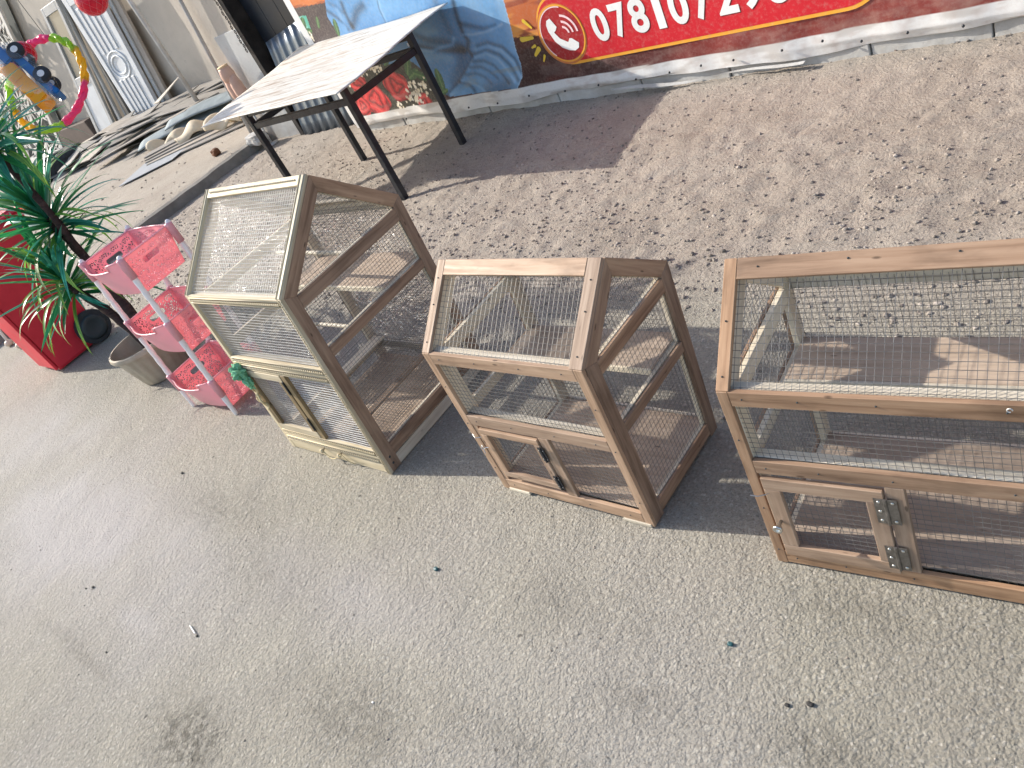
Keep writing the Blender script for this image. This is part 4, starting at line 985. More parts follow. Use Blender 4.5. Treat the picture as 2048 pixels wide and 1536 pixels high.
def rack():
    w, d = .425, .27; cx_, cy_ = -3.742, 1.185
    rk = empty('basket_rack', (cx_, cy_, .0), R(1.5), 'pink plastic three tier basket rack with perforated flower pattern and milky legs', 'basket rack')
    H = .868; lean = Vector((-.00, .055, 0))
    zs_ = (.688, .362, .030); first = None
    for z in zs_:
        b = basket(rk, z, w-.022, d-.0, .175, first); b.location += Vector((0, lean.y*z, 0)); first = first or b
    for sx in (-1, 1):
        for sy_ in (-1, 1):
            prof = []
            z = 0
            while z <= H:
                zone = min((abs(z-(q+.15)) for q in zs_))
                r = .0115+.0022*abs(math.sin(z*48))-.003*(z < .05)
                if zone < .05: r = .0135
                prof.append((r, z)); z += .0093
            prof += [(.013, H+.004), (.009, H+.012), (.004, H+.016)]
            mb = MB(); mb.lathe(prof, 14)
            mb.v = [(x+lean.x*z, y+lean.y*z, z) for x, y, z in mb.v]
            mb.obj('post', M['milky'], rk, True, Matrix.Translation((sx*w/2, sy_*d/2, 0)))
            for q in zs_:
                mb = MB(); mb.lathe([(.017, .085), (.0175, .17), (.019, .178), (.012, .184)], 16); mb.obj('socket', M['pinkpale'], rk, True, Matrix.Translation((sx*w/2, sy_*d/2+lean.y*(q+.1), q)))
rack()

# ---------------------------------------------------------------- potted plant
def pot():
    pl = empty('potted_plant', (-4.63, 1.25, 0), 0, 'artificial dracaena with three tufts of long green leaves in a taupe ribbed plastic pot', 'plant')
    t = NT('taupe pot plastic'); t.bsdf(s2l((178, 166, 148)), .5, 0, .4); n = t.noise(t.obj(), 9, 5, .6)
    t.l(t.ramp(n, [(.3, s2l((158, 146, 128))), (.7, s2l((186, 176, 158)))]), t.b.inputs['Base Color'])
    mb = MB(); n_ = 84; prof = [(.128, 0), (.145, .01), (.185, .195), (.190, .205), (.208, .208), (.213, .220), (.208, .236), (.196, .238), (.186, .200), (.135, .02)]
    for r, z in prof:
        for j in range(n_):
            a = 2*math.pi*j/n_; rr = r*(1+(.034 if j % 4 < 2 else -.012)*(.01 < z < .2)*(r > .13)) ; mb.v.append((rr*math.cos(a), rr*math.sin(a), z))
    for i in range(len(prof)-1):
        for j in range(n_):
            j2 = (j+1) % n_; mb.f.append((i*n_+j, i*n_+j2, (i+1)*n_+j2, (i+1)*n_+j))
    mb.f.append(tuple(range(n_))[::-1]); mb.f.append(tuple(range((len(prof)-1)*n_, len(prof)*n_)))
    p = mb.obj('pot', t.m, pl, True); modm(p, 'EDGE_SPLIT', split_angle=R(50))
    M['soil'] = simple('dark filler', (.06, .045, .035), .95, 0, .2, .4, 20, .8, 60)
    mb = MB(); mb.lathe([(.001, .03), (.14, .03)], 30, cap=False); mb.obj('pot_filler', M['soil'], pl)
    t = NT('dark brown bark'); t.bsdf(rough=.75, spec=.3); q = t.obj(); a = t.noise(t.mapv(q, (18, 18, 40)), 1.2, 5, .65, .8)
    t.l(t.ramp(a, [(.3, s2l((36, 26, 26))), (.55, s2l((62, 46, 44))), (.75, s2l((92, 72, 64)))]), t.b.inputs['Base Color']); t.l(t.bump(a, .8, .01), t.b.inputs['Normal'])
    tops = [Vector((-.33, -.02, .66)), Vector((-.30, .13, .967)), Vector((-.20, .12, 1.45))]
    def limb(pts, r0, r1):
        P = [Vector(p) for p in pts]; out = []
        for i in range(len(P)-1):
            for k in range(6):
                u = k/6; a = P[max(i-1, 0)]; b, c = P[i], P[i+1]; e_ = P[min(i+2, len(P)-1)]
                out.append(.5*((2*b)+(c-a)*u+(2*a-5*b+4*c-e_)*u*u+(3*b-a-3*c+e_)*u**3))
        out.append(P[-1]); n = len(out); mb = MB()
        rr = [(r0+(r1-r0)*i/(n-1))*(1+.10*math.sin(i*2.1)) for i in range(n)]; mb.tube(out, rr, 12); mb.obj('trunk', t.m, pl, True)
    limb([(-.02, 0, .03), (-.04, .01, .22), (-.13, .0, .42), (-.26, -.02, .58), tops[0]], .030, .020)
    limb([(.03, .02, .03), (.01, .04, .25), (-.05, .07, .50), (-.18, .11, .75), tops[1]], .034, .022)
    limb([(-.18, .11, .75), (-.16, .12, 1.05), tops[2]], .022, .016)
    # leaves: a few ribbons of different droop, shared
    gm = []
    for k, (c0, c1) in enumerate((((16, 100, 62), (66, 150, 92)), ((20, 112, 96), (80, 170, 146)), ((60, 130, 54), (150, 190, 84)))):
        t2 = NT('leaf green'); b = t2.bsdf(rough=.30, spec=.6); P = t2.obj(); sx = t2.n('SeparateXYZ'); t2.l(P, sx.inputs[0])
        st = t2.noise(t2.mapv(P, (3, 160, 3)), 1.5, 2); c = t2.ramp(st, [(.38, s2l(c0)), (.62, s2l(c1))])
        hs = t2.n('HueSaturation'); t2.l(c, hs.inputs['Color']); t2.l(t2.mr(t2.rand(), 0, 1, .65, 1.35), hs.inputs['Value']); t2.l(hs.outputs[0], b.inputs['Base Color'])
        tl = t2.n('BsdfTranslucent'); t2.l(hs.outputs[0], tl.inputs[0]); mx = t2.n('MixShader'); mx.inputs[0].default_value = .28
        t2.l(b.outputs[0], mx.inputs[1]); t2.l(tl.outputs[0], mx.inputs[2]); t2.l(mx.outputs[0], t2.out.inputs[0]); gm.append(t2.m)
    rg = random.Random(5); meshes = []
    for k in range(15):
        L = .42+.12*rg.random(); wd = .013+.011*rg.random(); dr = (.25, .5, .8, 1.2, 1.7)[k % 5]*(.8+.4*rg.random()); n = 14; mb = MB(); x = z = 0; ang = 0
        sway = rg.uniform(-.3, .3)
        for i in range(n+1):
            u = i/n; ww = wd*(.55+.45*math.sin(min(1, u*2.2)*math.pi/2))*(1-u**2.6)+.0006; yy = sway*u*u*L*.5
            mb.v += [(x, yy-ww, z+ww*.35), (x, yy, z), (x, yy+ww, z+ww*.35)]
            x += L/n*math.cos(ang); z += L/n*math.sin(ang); ang -= dr/n*(.5+1.0*u)
        for i in range(n):
            b = i*3; mb.f += [(b, b+1, b+4, b+3), (b+1, b+2, b+5, b+4)]
        me = mb.mesh('leaf', True); me.materials.append(gm[(0, 1, 0, 1, 2)[k % 5]]); meshes.append(me)
    ga = math.pi*(3-5**.5)
    for ti, (tp, n, sc) in enumerate(((tops[0], 98, 1.0), (tops[1], 98, 1.10), (tops[2], 90, 1.05))):
        for i in range(n):
            u = i/n; el = R(82-98*u**.9+rg.uniform(-8, 8)); az = i*ga+rg.uniform(-.2, .2)
            me = meshes[rg.choice([4, 9, 14, 4, 9, 14, 0, 2, 6, 11])] if ti == 0 and rg.random() < .5 else meshes[rg.randrange(15)]
            o = bpy.data.objects.new('leaf', me); COL.objects.link(o); o.parent = pl
            o.matrix_local = Matrix.Translation(tp+Vector((0, 0, .03-.12*u))) @ Matrix.Rotation(az, 4, 'Z') @ Matrix.Rotation(-el, 4, 'Y') @ Matrix.Rotation(rg.uniform(-.5, .5), 4, 'X') @ Matrix.Scale(sc*rg.uniform(.75, 1.12), 4)
pot()

# ---------------------------------------------------------------- red wheeled bin
def wbin():
    t = NT('red bin plastic'); t.bsdf(s2l((186, 28, 44)), .42, 0, .45); n = t.noise(t.obj(), 5, 5, .6)
    t.l(t.ramp(n, [(.3, s2l((200, 34, 52))), (.7, s2l((222, 50, 66)))]), t.b.inputs['Base Color']); t.l(t.mr(n, .3, .7, .35, .55), t.b.inputs['Roughness'])
    rb = empty('wheeled_bin', (-6.22, 1.27, 0), 0, 'tall red plastic wheeled bin with a black wheel behind the potted plant', 'bin')
    def bod(x0, y0, x1, y1, X0, Y0, X1, Y1, z0, z1, nm, bev, mt=t.m):
        mb = MB(); mb.hexa([(x0, y0, z0), (x1, y0, z0), (x1, y1, z0), (x0, y1, z0), (X0, Y0, z1), (X1, Y0, z1), (X1, Y1, z1), (X0, Y1, z1)])
        me = mb.mesh(nm); bevel_mesh(me, bev, 3); me.polygons.foreach_set('use_smooth', [True]*len(me.polygons)); o = link(nm, me, mt, rb); modm(o, 'EDGE_SPLIT', split_angle=R(40)); return o
    bod(-.20, -.215, .215, .175, -.25, -.235, .235, .28, .012, .93, 'body', .018)
    bod(-.265, -.250, .250, .31, -.265, -.25, .25, .31, .93, .962, 'rim', .008)
    bod(-.26, -.26, .245, .33, -.23, -.21, .22, .30, .9635, 1.01, 'lid', .02)
    bod(.19, -.224, .2185, -.205, .21, -.243, .238, -.222, .03, .925, 'corner_rib', .004)
    for sx in (-1, 1):
        mb = MB(); mb.lathe([(.03, -.028), (.10, -.028), (.118, -.022), (.122, 0), (.118, .022), (.10, .028), (.03, .028)], 40)
        o = mb.obj('wheel', M['rubber'], rb, True, Matrix.Translation((sx*.262, .145, .122)) @ Matrix.Rotation(R(90), 4, 'Y')); modm(o, 'EDGE_SPLIT', split_angle=R(40))
        mb = MB(); mb.lathe([(.001, .030), (.05, .031), (.062, .036), (.075, .031), (.09, .030)], 32); h = mb.obj('hub', M['black'], o, True); 
    mb = MB(); mb.tube([(-.24, .145, .122), (.24, .145, .122)], .011, 10); mb.obj('axle', M['blacksteel'], rb)
    mb = MB(); mb.tube([(-.17, .33, .93), (-.17, .375, .96), (.16, .375, .96), (.16, .33, .93)], .014, 10); mb.obj('handle', t.m, rb, True)
wbin()
def stool():
    st = empty('plastic_stool', (-7.45, 1.36, 0), 0, 'beige plastic stool behind the red bin with one round foot showing', 'stool')
    m_ = simple('beige plastic', s2l((214, 196, 172)), .5, 0, .4, .1)
    for sx in (-1, 1):
        for sy_ in (-1, 1):
            mb = MB(); mb.tube([(sx*.15, sy_*.15, .02), (sx*.12, sy_*.12, .40)], .012, 8); l = mb.obj('leg', M['white'], st, True)
            mb = MB(); mb.ball((sx*.15, sy_*.15, .028), .036, 14, 10, (1, 1, .8)); mb.obj('foot', m_, l, True)
    mb = MB(); mb.lathe([(.001, .40), (.15, .40), (.16, .41), (.16, .42), (.15, .43), (.001, .43)], 28, cap=False); mb.obj('seat', m_, st, True)
stool()

# ---------------------------------------------------------------- toys hanging at the upper left
RV, DV, CV = Vector(r2), -Vector(u2), -Vector(fw)          # directions used only to turn the toys toward the yard
RV, DV, CV = [Vector(tuple(round(c, 3) for c in q)) for q in (RV, DV, CV)]
def hoop():
    c = Vector((-5.703, 2.14, 1.508)); hp = empty('toy_hoop', c, 0, 'braided toy hoop of pink, green and yellow plastic hanging by a cord', 'toy hoop')
    mats = {k: plastic('hoop '+k, s2l(v), .5, .3) for k, v in dict(pink=(252, 90, 156), green=(190, 232, 60), yellow=(255, 216, 50)).items()}
    A, B = (RV*.97+CV*.25).normalized(), DV
    segs = [('pink', -112, -84), ('green', -84, -40), ('yellow', -44, 4), ('pink', 0, 62), ('green', 62, 106), ('yellow', 100, 150), ('green', 146, 206), ('pink', 206, 250)]
    for nm, a0, a1 in segs:
        for ph in (0, math.pi):
            mb = MB(); pts = []; rr = []
            for i in range(22):
                a = R(a0+(a1-a0)*i/21); r = .288+.010*math.cos(a*9+ph); pts.append(A*(r*math.cos(a))+B*(r*math.sin(a))+CV*.010*math.sin(a*9+ph)); rr.append(.0175*(1+.12*math.sin(a*40)))
            mb.tube(pts, rr, 9); mb.obj('hoop_strand', mats[nm], hp, True)
    mb = MB(); mb.tube([-B*.29, -B*.29+Vector((0, 0, 1.2))], .0018, 5); mb.obj('cord', M['black'], hp)
def truck():
    c = Vector((-5.44, 2.03, 1.612)); t_ = empty('toy_truck', c, 0, 'blue and yellow toy dump truck hanging upside down in a clear net bag', 'toy truck')
    X = (RV*-.74+DV*-.67).normalized(); Z = (RV*-.60+DV*.66+CV*.12); Z = (Z-X*Z.dot(X)).normalized(); Y = Z.cross(X)
    if Y.dot(CV) < 0: Y = -Y
    def T(x, y, z): return X*x+Y*y+Z*z
    blue = plastic('toy blue', s2l((30, 110, 176)), .12, .28); yel = plastic('toy yellow', s2l((248, 178, 30)), .2, .3); wht = M['white']; pk = plastic('toy pink', s2l((232, 110, 120)), .2, .3)
    def bx(nm, a, b, mt, bev=.006, sh=0):
        mb = MB(); (x0, y0, z0), (x1, y1, z1) = a, b
        mb.hexa([T(x0, y0, z0), T(x1, y0, z0), T(x1, y1, z0), T(x0, y1, z0), T(x0-sh, y0, z1), T(x1+sh, y0, z1), T(x1+sh, y1, z1), T(x0-sh, y1, z1)])
        return link(nm, bevel_mesh(mb.mesh(nm), bev, 2), mt, t_)
    bx('chassis', (-.21, -.045, -.012), (.17, .045, .035), blue); bx('bumper', (-.235, -.05, -.015), (-.20, .05, .02), blue)
    bx('cab', (.09, -.055, .03), (.215, .055, .085), blue, .01); bx('cab_roof', (.10, -.05, .086), (.20, .05, .125), wht, .01)
    bx('dump_bed', (-.21, -.065, .05), (.075, .065, .14), yel, .008, .012); bx('bed_rib', (-.16, -.07, .07), (-.14, .07, .13), yel, .003); bx('bed_rib', (-.04, -.07, .07), (-.02, .07, .13), yel, .003)
    bx('seat_block', (.02, -.05, .045), (.09, .05, .115), pk, .01)
    for x in (.105, -.105):
        for y in (-.062, .062):
            q = Matrix((X, Z, Y)).transposed().to_4x4(); q.translation = T(x, y, -.012)
            mb = MB(); mb.lathe([(.012, -.016), (.040, -.018), (.048, -.012), (.050, 0), (.048, .012), (.040, .018), (.012, .016)], 26); wh = mb.obj('wheel', M['rubber'], t_, True, q)
            for s in (-1, 1):
                mb = MB(); mb.lathe([(.001, s*.0175), (.017, s*.0195), (.021, s*.0175)], 16, cap=False)
                for k in range(5):
                    a = k*2*math.pi/5; mb.ball((.012*math.cos(a), .012*math.sin(a), s*.0200), .0028, 6, 4)
                mb.obj('hub_cap', wht, wh, True)
    # loose net bag round the truck
    t2 = NT('net bag film'); a = t2.n('BsdfTransparent'); b = t2.n('BsdfGlossy'); b.inputs['Roughness'].default_value = .2
    wv = t2.n('TexWave', wave_type='BANDS', bands_direction='DIAGONAL'); wv.inputs['Scale'].default_value = 60; t2.l(t2.obj(), wv.inputs[0])
    mx = t2.n('MixShader'); t2.l(t2.mr(wv.outputs['Fac'], .7, .95, .04, .34), mx.inputs[0]); t2.l(a.outputs[0], mx.inputs[1]); t2.l(b.outputs[0], mx.inputs[2]); t2.l(mx.outputs[0], t2.out.inputs[0])
    mb = MB(); mb.ball((0, 0, 0), 1, 32, 22); mb.v = [tuple(T(x*.255*(1+.04*math.sin(z*9+y*7))+.0, y*.10*(1+.06*math.sin(x*11)), .055+z*.115*(1+.06*math.sin(x*8+y*5)))) for x, y, z in mb.v]
    mb.obj('net_bag', t2.m, t_, True)
    mb = MB(); mb.tube([T(.24, 0, .05), T(.24, 0, .05)+Vector((0, 0, 1.2))], .002, 5); mb.obj('cord', M['black'], t_)
def ball(c, r, label, cord=True):
    o = empty('toy_ball', c, 0, label, 'toy ball', 'red balls in net bags'); pr = plastic('ball red', s2l((210, 30, 60)), .4, .18, s2l((240, 90, 110)))
    mb = MB(); mb.ball((0, 0, 0), r, 32, 22); mb.obj('ball', pr, o, True)
    mb = MB()
    for k in range(12):
        for s in (-1, 1):
            mb.tube([Vector((math.sin(a)*math.cos(k*.5236+s*a*.7), math.sin(a)*math.sin(k*.5236+s*a*.7), math.cos(a)))*(r*1.03) for a in np.linspace(.1, 3.05, 14)], .0011, 4)
    q = mb.obj('net', plastic('pink net', s2l((240, 150, 160)), .3, .4), o); tag(q, kind='stuff')
    if cord: mb = MB(); mb.tube([(0, 0, r), (0, 0, r+1.1)], .002, 5); mb.obj('cord', M['black'], o)
hoop(); truck()
for o in bpy.data.objects:
    if o.name.startswith(('toy_hoop', 'toy_truck')): o.location = Vector((0, 0, 1.6))+(o.location-Vector((0, 0, 1.6)))*1.3; o.scale = (1.3,)*3
ball((-7.9, 3.78, 1.86), .137, 'red ball in a net bag hanging above the white moulded door')
ball((-7.28, 2.73, 1.73), .094, 'smaller red ball in a net bag hanging behind the toy truck')
# ---------------------------------------------------------------- building at the left
o = MB().box((-30, 6.66, 0), (-7.1, 6.95, 3.4)).obj('shop_wall', M['plaster']); tag(o, 'long beige plastered shop wall behind the heap of boards', 'wall')
pi = empty('wall_pier', (-7.7, 4.55, 0), 0, 'beige wall pier beside the dark doorway with a pale grey rendered lower part', 'pier')
O = Vector((-7.7, 4.55, 0))
def lb(nm, a, b, mt, par, O_=O, bev=.004):
    me = MB().box(Vector(a)-O_, Vector(b)-O_).mesh(nm); return link(nm, bevel_mesh(me, bev) if bev else me, mt, par)
lb('shaft', (-8.12, 4.56, -.05), (-7.26, 6.655, 3.3), M['plaster'], pi)
lb('rendered_base', (-7.76, 4.545, -.05), (-7.28, 4.563, 1.10), M['panelgrey'], pi, bev=.003)
dw = empty('doorway', (-6.6, 4.5, 0), 0, 'dark steel doorway between the wall pier and the red banner', 'doorway'); O2 = Vector((-6.6, 4.5, 0))
M['darkdoor'] = simple('dark blue steel', (.014, .019, .028), .45, 0, .5, .4, 3)
M['darkframe'] = simple('dark brown steel', (.030, .026, .024), .6, .2, .4, .5, 9, .3)
for k in range(5):
    x0 = -7.19+k*.238; lb('door_board', (x0, 4.66, .02), (x0+.234, 4.69, 3.1), M['darkdoor'], dw, O2, .003)
lb('door_frame', (-7.262, 4.50, -.03), (-7.195, 4.70, 3.2), M['darkframe'], dw, O2); lb('door_frame', (-6.055, 4.40, -.03), (-5.99, 4.69, 3.2), M['darkframe'], dw, O2)
lb('lintel', (-7.262, 4.5, 3.2), (-5.99, 4.7, 3.3), M['darkframe'], dw, O2)
mb = MB()
for k in range(26):
    z = .9+k*.045; mb.tube([Vector((-7.272+.008*math.sin(k*2.2), 4.49, z))-O2+Vector((.011*math.cos(a), 0, .02*math.sin(a))) for a in np.linspace(0, 6.28, 9)], .004, 5)
mb.obj('chain', M['darkframe'], dw)
# corrugated sheet leaning in the doorway
t = NT('corrugated steel'); t.bsdf(rough=.42, metal=.6); n = t.noise(t.obj(), 4, 6, .65); t.l(t.ramp(n, [(.3, (.10, .12, .145)), (.7, (.20, .235, .27))]), t.b.inputs['Base Color'])
mb = MB(); 
def cf_(u, v):
    x = -7.13+.86*u; ph = u*.86/.13*2*math.pi; return Vector((x+.03*v, 4.46+.15*v+.018*max(-.55, min(.55, math.sin(ph)*1.4)), .005+.88*v+.10*u*v))
mb.grid(cf_, 90, 8); o = mb.obj('corrugated_sheet', t.m, None, True); modm(o, 'SOLIDIFY', thickness=.0015); tag(o, 'grey blue corrugated metal sheet leaning in the dark doorway', 'metal sheet')
# poles
def pole(b, t_, r, label):
    mb = MB(); mb.tube([b, t_], r, 12); o = mb.obj('metal_pole', simple('grey white pole', (.42, .42, .42), .5, .1, .5, .2, 8), None, True); tag(o, label, 'pole')
pole((-11.40, 5.885, .08), (-11.33, 5.885, 3.1), .034, 'pale metal pole standing on the pavement right of the moulded door')
pole((-8.12, 4.50, -.01), (-7.52, 4.50, 3.1), .020, 'pale metal pole just left of the flesh pink mannequin torso')
# mannequin torso on a dark crate
mt = empty('mannequin_torso', (-7.70, 4.42, .50), 0, 'small flesh pink plaster torso standing upright beside the wall pier', 'mannequin')
M['frame_grey0'] = simple('pale stand', (.45, .45, .44), .5)
skin = simple('flesh plaster', s2l((206, 168, 148)), .6, 0, .35, .14, 9, .2, 20)
mb = MB()
for sx in (-1, 1):
    mb2 = [(.0, 0), (.050, .0), (.062, .08), (.060, .16), (.046, .235), (.034, .26)]
    mb.lathe([(r, z) for r, z in mb2], 18, (sx*.043, 0, 0))
mb.lathe([(.03, .20), (.066, .22), (.075, .27), (.062, .33), (.055, .352), (.02, .355)], 18, (.0, 0, 0)); mb.obj('torso', skin, mt, True)
mb = MB(); mb.lathe([(.056, .350), (.058, .364), (.01, .366)], 18); mb.obj('cut_top', simple('bare plaster', s2l((222, 190, 150)), .8), mt, True)
mb = MB(); mb.tube([(0, 0, -.50), (0, 0, .02)], .012, 8); mb.lathe([(.07, -.50), (.07, -.485), (.02, -.475)], 18); mb.obj('stand', M['frame_grey0'], mt, True)

# leaning panels: corners given as (x, z) bottom-left, bottom-right, top-right, top-left at depth y
def bil(c, s, t_):
    a = (c[0][0]*(1-s)+c[1][0]*s, c[0][1]*(1-s)+c[1][1]*s); b = (c[3][0]*(1-s)+c[2][0]*s, c[3][1]*(1-s)+c[2][1]*s)
    return (a[0]*(1-t_)+b[0]*t_, a[1]*(1-t_)+b[1]*t_)
def pan(nm, c, s0, t0, s1, t1, y, th, mt, par, O_, bev=.006):
    q = [Vector((p[0], y, p[1]))-O_ for p in (bil(c, s0, t0), bil(c, s1, t0), bil(c, s1, t1), bil(c, s0, t1))]
    mb = MB(); mb.prism(q, (0, -th, 0)); me = mb.mesh(nm); bevel_mesh(me, bev) if bev else fixn(me); return link(nm, me, mt, par)
M['doorwhite'] = simple('pale blue grey door paint', (.56, .59, .62), .55, 0, .4, .12, 3)
M['frame_grey'] = simple('grey door frame', (.40, .41, .41), .55, 0, .4, .2, 3)
M['frame_dark'] = simple('dark jamb', (.14, .135, .125), .7, 0, .3, .4, 5)
cL = [(-14.71, .11), (-13.72, .11), (-13.02, 2.25), (-14.27, 2.25)]; OD = Vector((-14.2, 6.45, .11))
dl = empty('moulded_door', OD, 0, 'pale blue grey moulded door leaf with raised oval panel leaning on the shop wall', 'door')
pan('leaf', cL, 0, 0, 1, 1, 6.46, .045, M['doorwhite'], dl, OD)
for s0, s1, t0, t1 in ((.0, .13, 0, 1), (.87, 1, 0, 1), (.135, .865, 0, .07), (.135, .865, .93, 1)):
    pan('door_frame_strip', cL, s0, t0, s1, t1, 6.4145, .022, M['doorwhite'], dl, OD)
for k in range(4): pan('raised_moulding', cL, .20+k*.155, .10, .20+k*.155+.09, .36, 6.4145, .016, M['doorwhite'], dl, OD, .01)
for k in range(4): pan('raised_moulding', cL, .20+k*.155, .56, .20+k*.155+.09, .90, 6.4145, .016, M['doorwhite'], dl, OD, .01)
for rr in (.30, .20):
    mb = MB(); pts = []
    for i in range(28):
        a = 2*math.pi*i/28; p = bil(cL, .5+rr*math.cos(a), .46+rr*.33*math.sin(a)); pts.append(Vector((p[0], 6.41, p[1]))-OD)
    mb.tube(pts, .016, 6, closed=True); mb.obj('oval_moulding', M['doorwhite'], dl, True)
cE = [(-13.70, .11), (-13.40, .11), (-12.76, 2.25), (-13.00, 2.25)]
jm = empty('door_jamb', (-13.3, 6.5, .11), 0, 'worn brownish jamb board leaning right beside the moulded door', 'jamb'); OJ = Vector((-13.3, 6.5, .11))
pan('jamb_board', cE, 0, 0, 1, 1, 6.55, .05, simple('worn brown jamb', (.36, .32, .28), .7, 0, .3, .2, 4), jm, OJ); pan('jamb_stop', cE, .0, 0, .4, 1, 6.4995, .03, M['frame_grey'], jm, OJ)
cS = [(-15.95, .11), (-14.80, .11), (-14.32, 2.3), (-14.62, 2.3)]
fs = empty('frame_stack', (-15.3, 6.5, .11), 0, 'bundle of dark and grey door frame profiles leaning between the two doors', 'frames'); OF = Vector((-15.3, 6.5, .11))
for k in range(7): pan('profile', cS, k/7+.01, 0, k/7+.105, 1, 6.60-(k % 3)*.04, .05, M['frame_grey'] if k in (0, 2, 3) else M['frame_dark'], fs, OF)
cG = [(-16.68, .12), (-15.78, .12), (-14.49, 2.3), (-15.24, 2.3)]
gd = empty('glazed_door', (-16, 6.5, .11), 0, 'pale framed door with grey glass above and white panel below', 'door'); OG = Vector((-16, 6.5, .11))
for s0, t0, s1, t1 in ((0, 0, .13, 1), (.87, 0, 1, 1), (.132, 0, .868, .05), (.132, .42, .868, .49), (.132, .94, .868, 1)):
    pan('stile', cG, s0, t0, s1, t1, 6.47, .05, M['frame_grey'], gd, OG)
pan('lower_panel', cG, .131, .051, .869, .419, 6.455, .015, M['doorwhite'], gd, OG, 0)
t = NT('grey glass'); t.bsdf((.13, .145, .14), .35, 0, .4)
pan('glass', cG, .131, .491, .869, .939, 6.455, .008, t.m, gd, OG, 0)
# low brown plinth block
o = link('plinth_block', bevel_mesh(MB().box((-18.5, 6.40, .08), (-16.72, 6.655, .50)).mesh('plinth_block'), .012), plaster('brown plinth', (.135, .105, .09), (.09, .075, .065))); tag(o, 'low dark brown plinth block at the foot of the shop wall', 'plinth')
# laser-cut screen
ls = empty('lattice_screen', (-20, 6.4, .1), 0, 'white metal screen cut in a web of irregular spikes in front of the shop', 'screen'); OS = Vector((-20, 6.4, .1))
cQ = [(-27.2, .14), (-18.60, .14), (-16.35, 2.95), (-24.8, 2.95)]
M['whitemetal'] = simple('dusty white metal', (.58, .56, .52), .55, 0, .4, .15, 4)
for s0, t0, s1, t1 in ((.985, 0, 1.0, 1), (0, -.012, 1.0, .012), (0, 0, .008, 1)):
    pan('screen_frame', cQ, s0, t0, s1, t1, 6.44, .05, M['whitemetal'], ls, OS)
rg = random.Random(21); NX, NY = 26, 10; G_ = {}
for i in range(NX+1):
    for j in range(NY+1):
        s = (i+(.5 if j % 2 else 0)+rg.uniform(-.42, .42))/NX; t_ = (j+rg.uniform(-.42, .42))/NY
        G_[i, j] = bil(cQ, min(1, max(0, s)), min(1, max(0, t_)))
mb = MB()
def strut(a, b, wd=.045):
    A, B = Vector((a[0], 6.42, a[1]))-OS, Vector((b[0], 6.42, b[1]))-OS; d = B-A
    if d.length < .01: return
    n = Vector((-d.z, 0, d.x)).normalized()*wd/2; mb.prism([A-n*1.6, B-n*.4, B+n*.4, A+n*1.6], (0, -.012, 0))
for i in range(NX):
    for j in range(NY):
        strut(G_[i, j], G_[i, j+1]); strut(G_[i, j], G_[i+1, j] if (i+j) % 2 else G_[i+1, j+1]); 
        if rg.random() < .7: strut(G_[i+1, j], G_[i, j+1])
o = mb.obj('web_pattern', M['whitemetal'], ls); tag(o, kind='stuff')
pan('backing', [(-27.4, .14), (-18.62, .14), (-16.4, 2.95), (-24.9, 2.95)], .003, .013, .99, 1, 6.62, .01, simple('dark backing', (.10, .115, .11), .6, 0, .4, .4, 2), ls, OS, 0)
o = link('pale_slab', bevel_mesh(MB().box((-27, 5.35, .10), (-18.2, 6.35, .19)).mesh('pale_slab'), .01), M['panelgrey']); tag(o, 'pale concrete slab along the foot of the white web screen', 'slab')
# tyre
ty_ = empty('tyre', (-15.4, 5.0, .12), R(20), 'black tyre lying on the pavement behind the plant', 'tyre')
mb = MB(); mb.lathe([(.30, .02), (.36, .0), (.48, .0), (.55, .03), (.58, .08), (.58, .20), (.55, .25), (.48, .28), (.36, .28), (.30, .26), (.32, .14), (.30, .02)], 48, cap=False); mb.obj('carcass', M['rubber'], ty_, True)
mb = MB()
for k in range(40):
    a = k*2*math.pi/40; c, s = math.cos(a), math.sin(a); q = []
    for z in (.07, .21):
        for rr, da in ((.575, -.05), (.592, -.05), (.592, .05), (.575, .05)): q.append((rr*math.cos(a+da+z), rr*math.sin(a+da+z), z))
    mb.hexa(q)
tag(mb.obj('tread_blocks', M['rubber'], ty_), kind='stuff')

# heap of thin boards
M['old'] = wood('weathered grey board', (.15, .14, .122), (.26, .242, .215), (.36, .335, .30), stain=.3); M['old2'] = wood('dusty brown board', (.20, .17, .14), (.33, .29, .24), (.42, .375, .32))
rg = random.Random(14); labs = 'thin weathered board lying in the heap on the raised pavement'
lay = 0
for k in range(46):
    L = rg.uniform(1.1, 2.4); wd = rg.uniform(.22, .62); th = rg.uniform(.010, .022)
    u = rg.random(); cx_ = -14.9+3.6*u+rg.uniform(-.4, .4); cy_ = 5.5+.45*math.sin(u*3)+rg.uniform(-.55, .55)
    hgt_ = .12+k*.0062*(1-.6*abs(u-.5)); a = R(rg.uniform(0, 62)+(-60 if rg.random() < .1 else 0))
    poly = [(-L/2, -wd/2), (L/2-rg.uniform(0, .25), -wd/2*rg.uniform(.6, 1)), (L/2, wd/2*rg.uniform(.5, 1)), (-L/2+rg.uniform(0, .2), wd/2)]
    mb = MB(); mb.prism([(x, y, 0) for x, y in poly], (0, 0, th)); me = bevel_mesh(mb.mesh('loose_board'), .002)
    o = link('loose_board', me, M['old'] if rg.random() < .62 else M['old2']); o.location = (cx_, cy_, hgt_); o.rotation_euler = (R(rg.uniform(-4, 9)), R(rg.uniform(-4, 4)), a)
    tag(o, labs, 'board', 'thin boards heaped on the raised pavement')
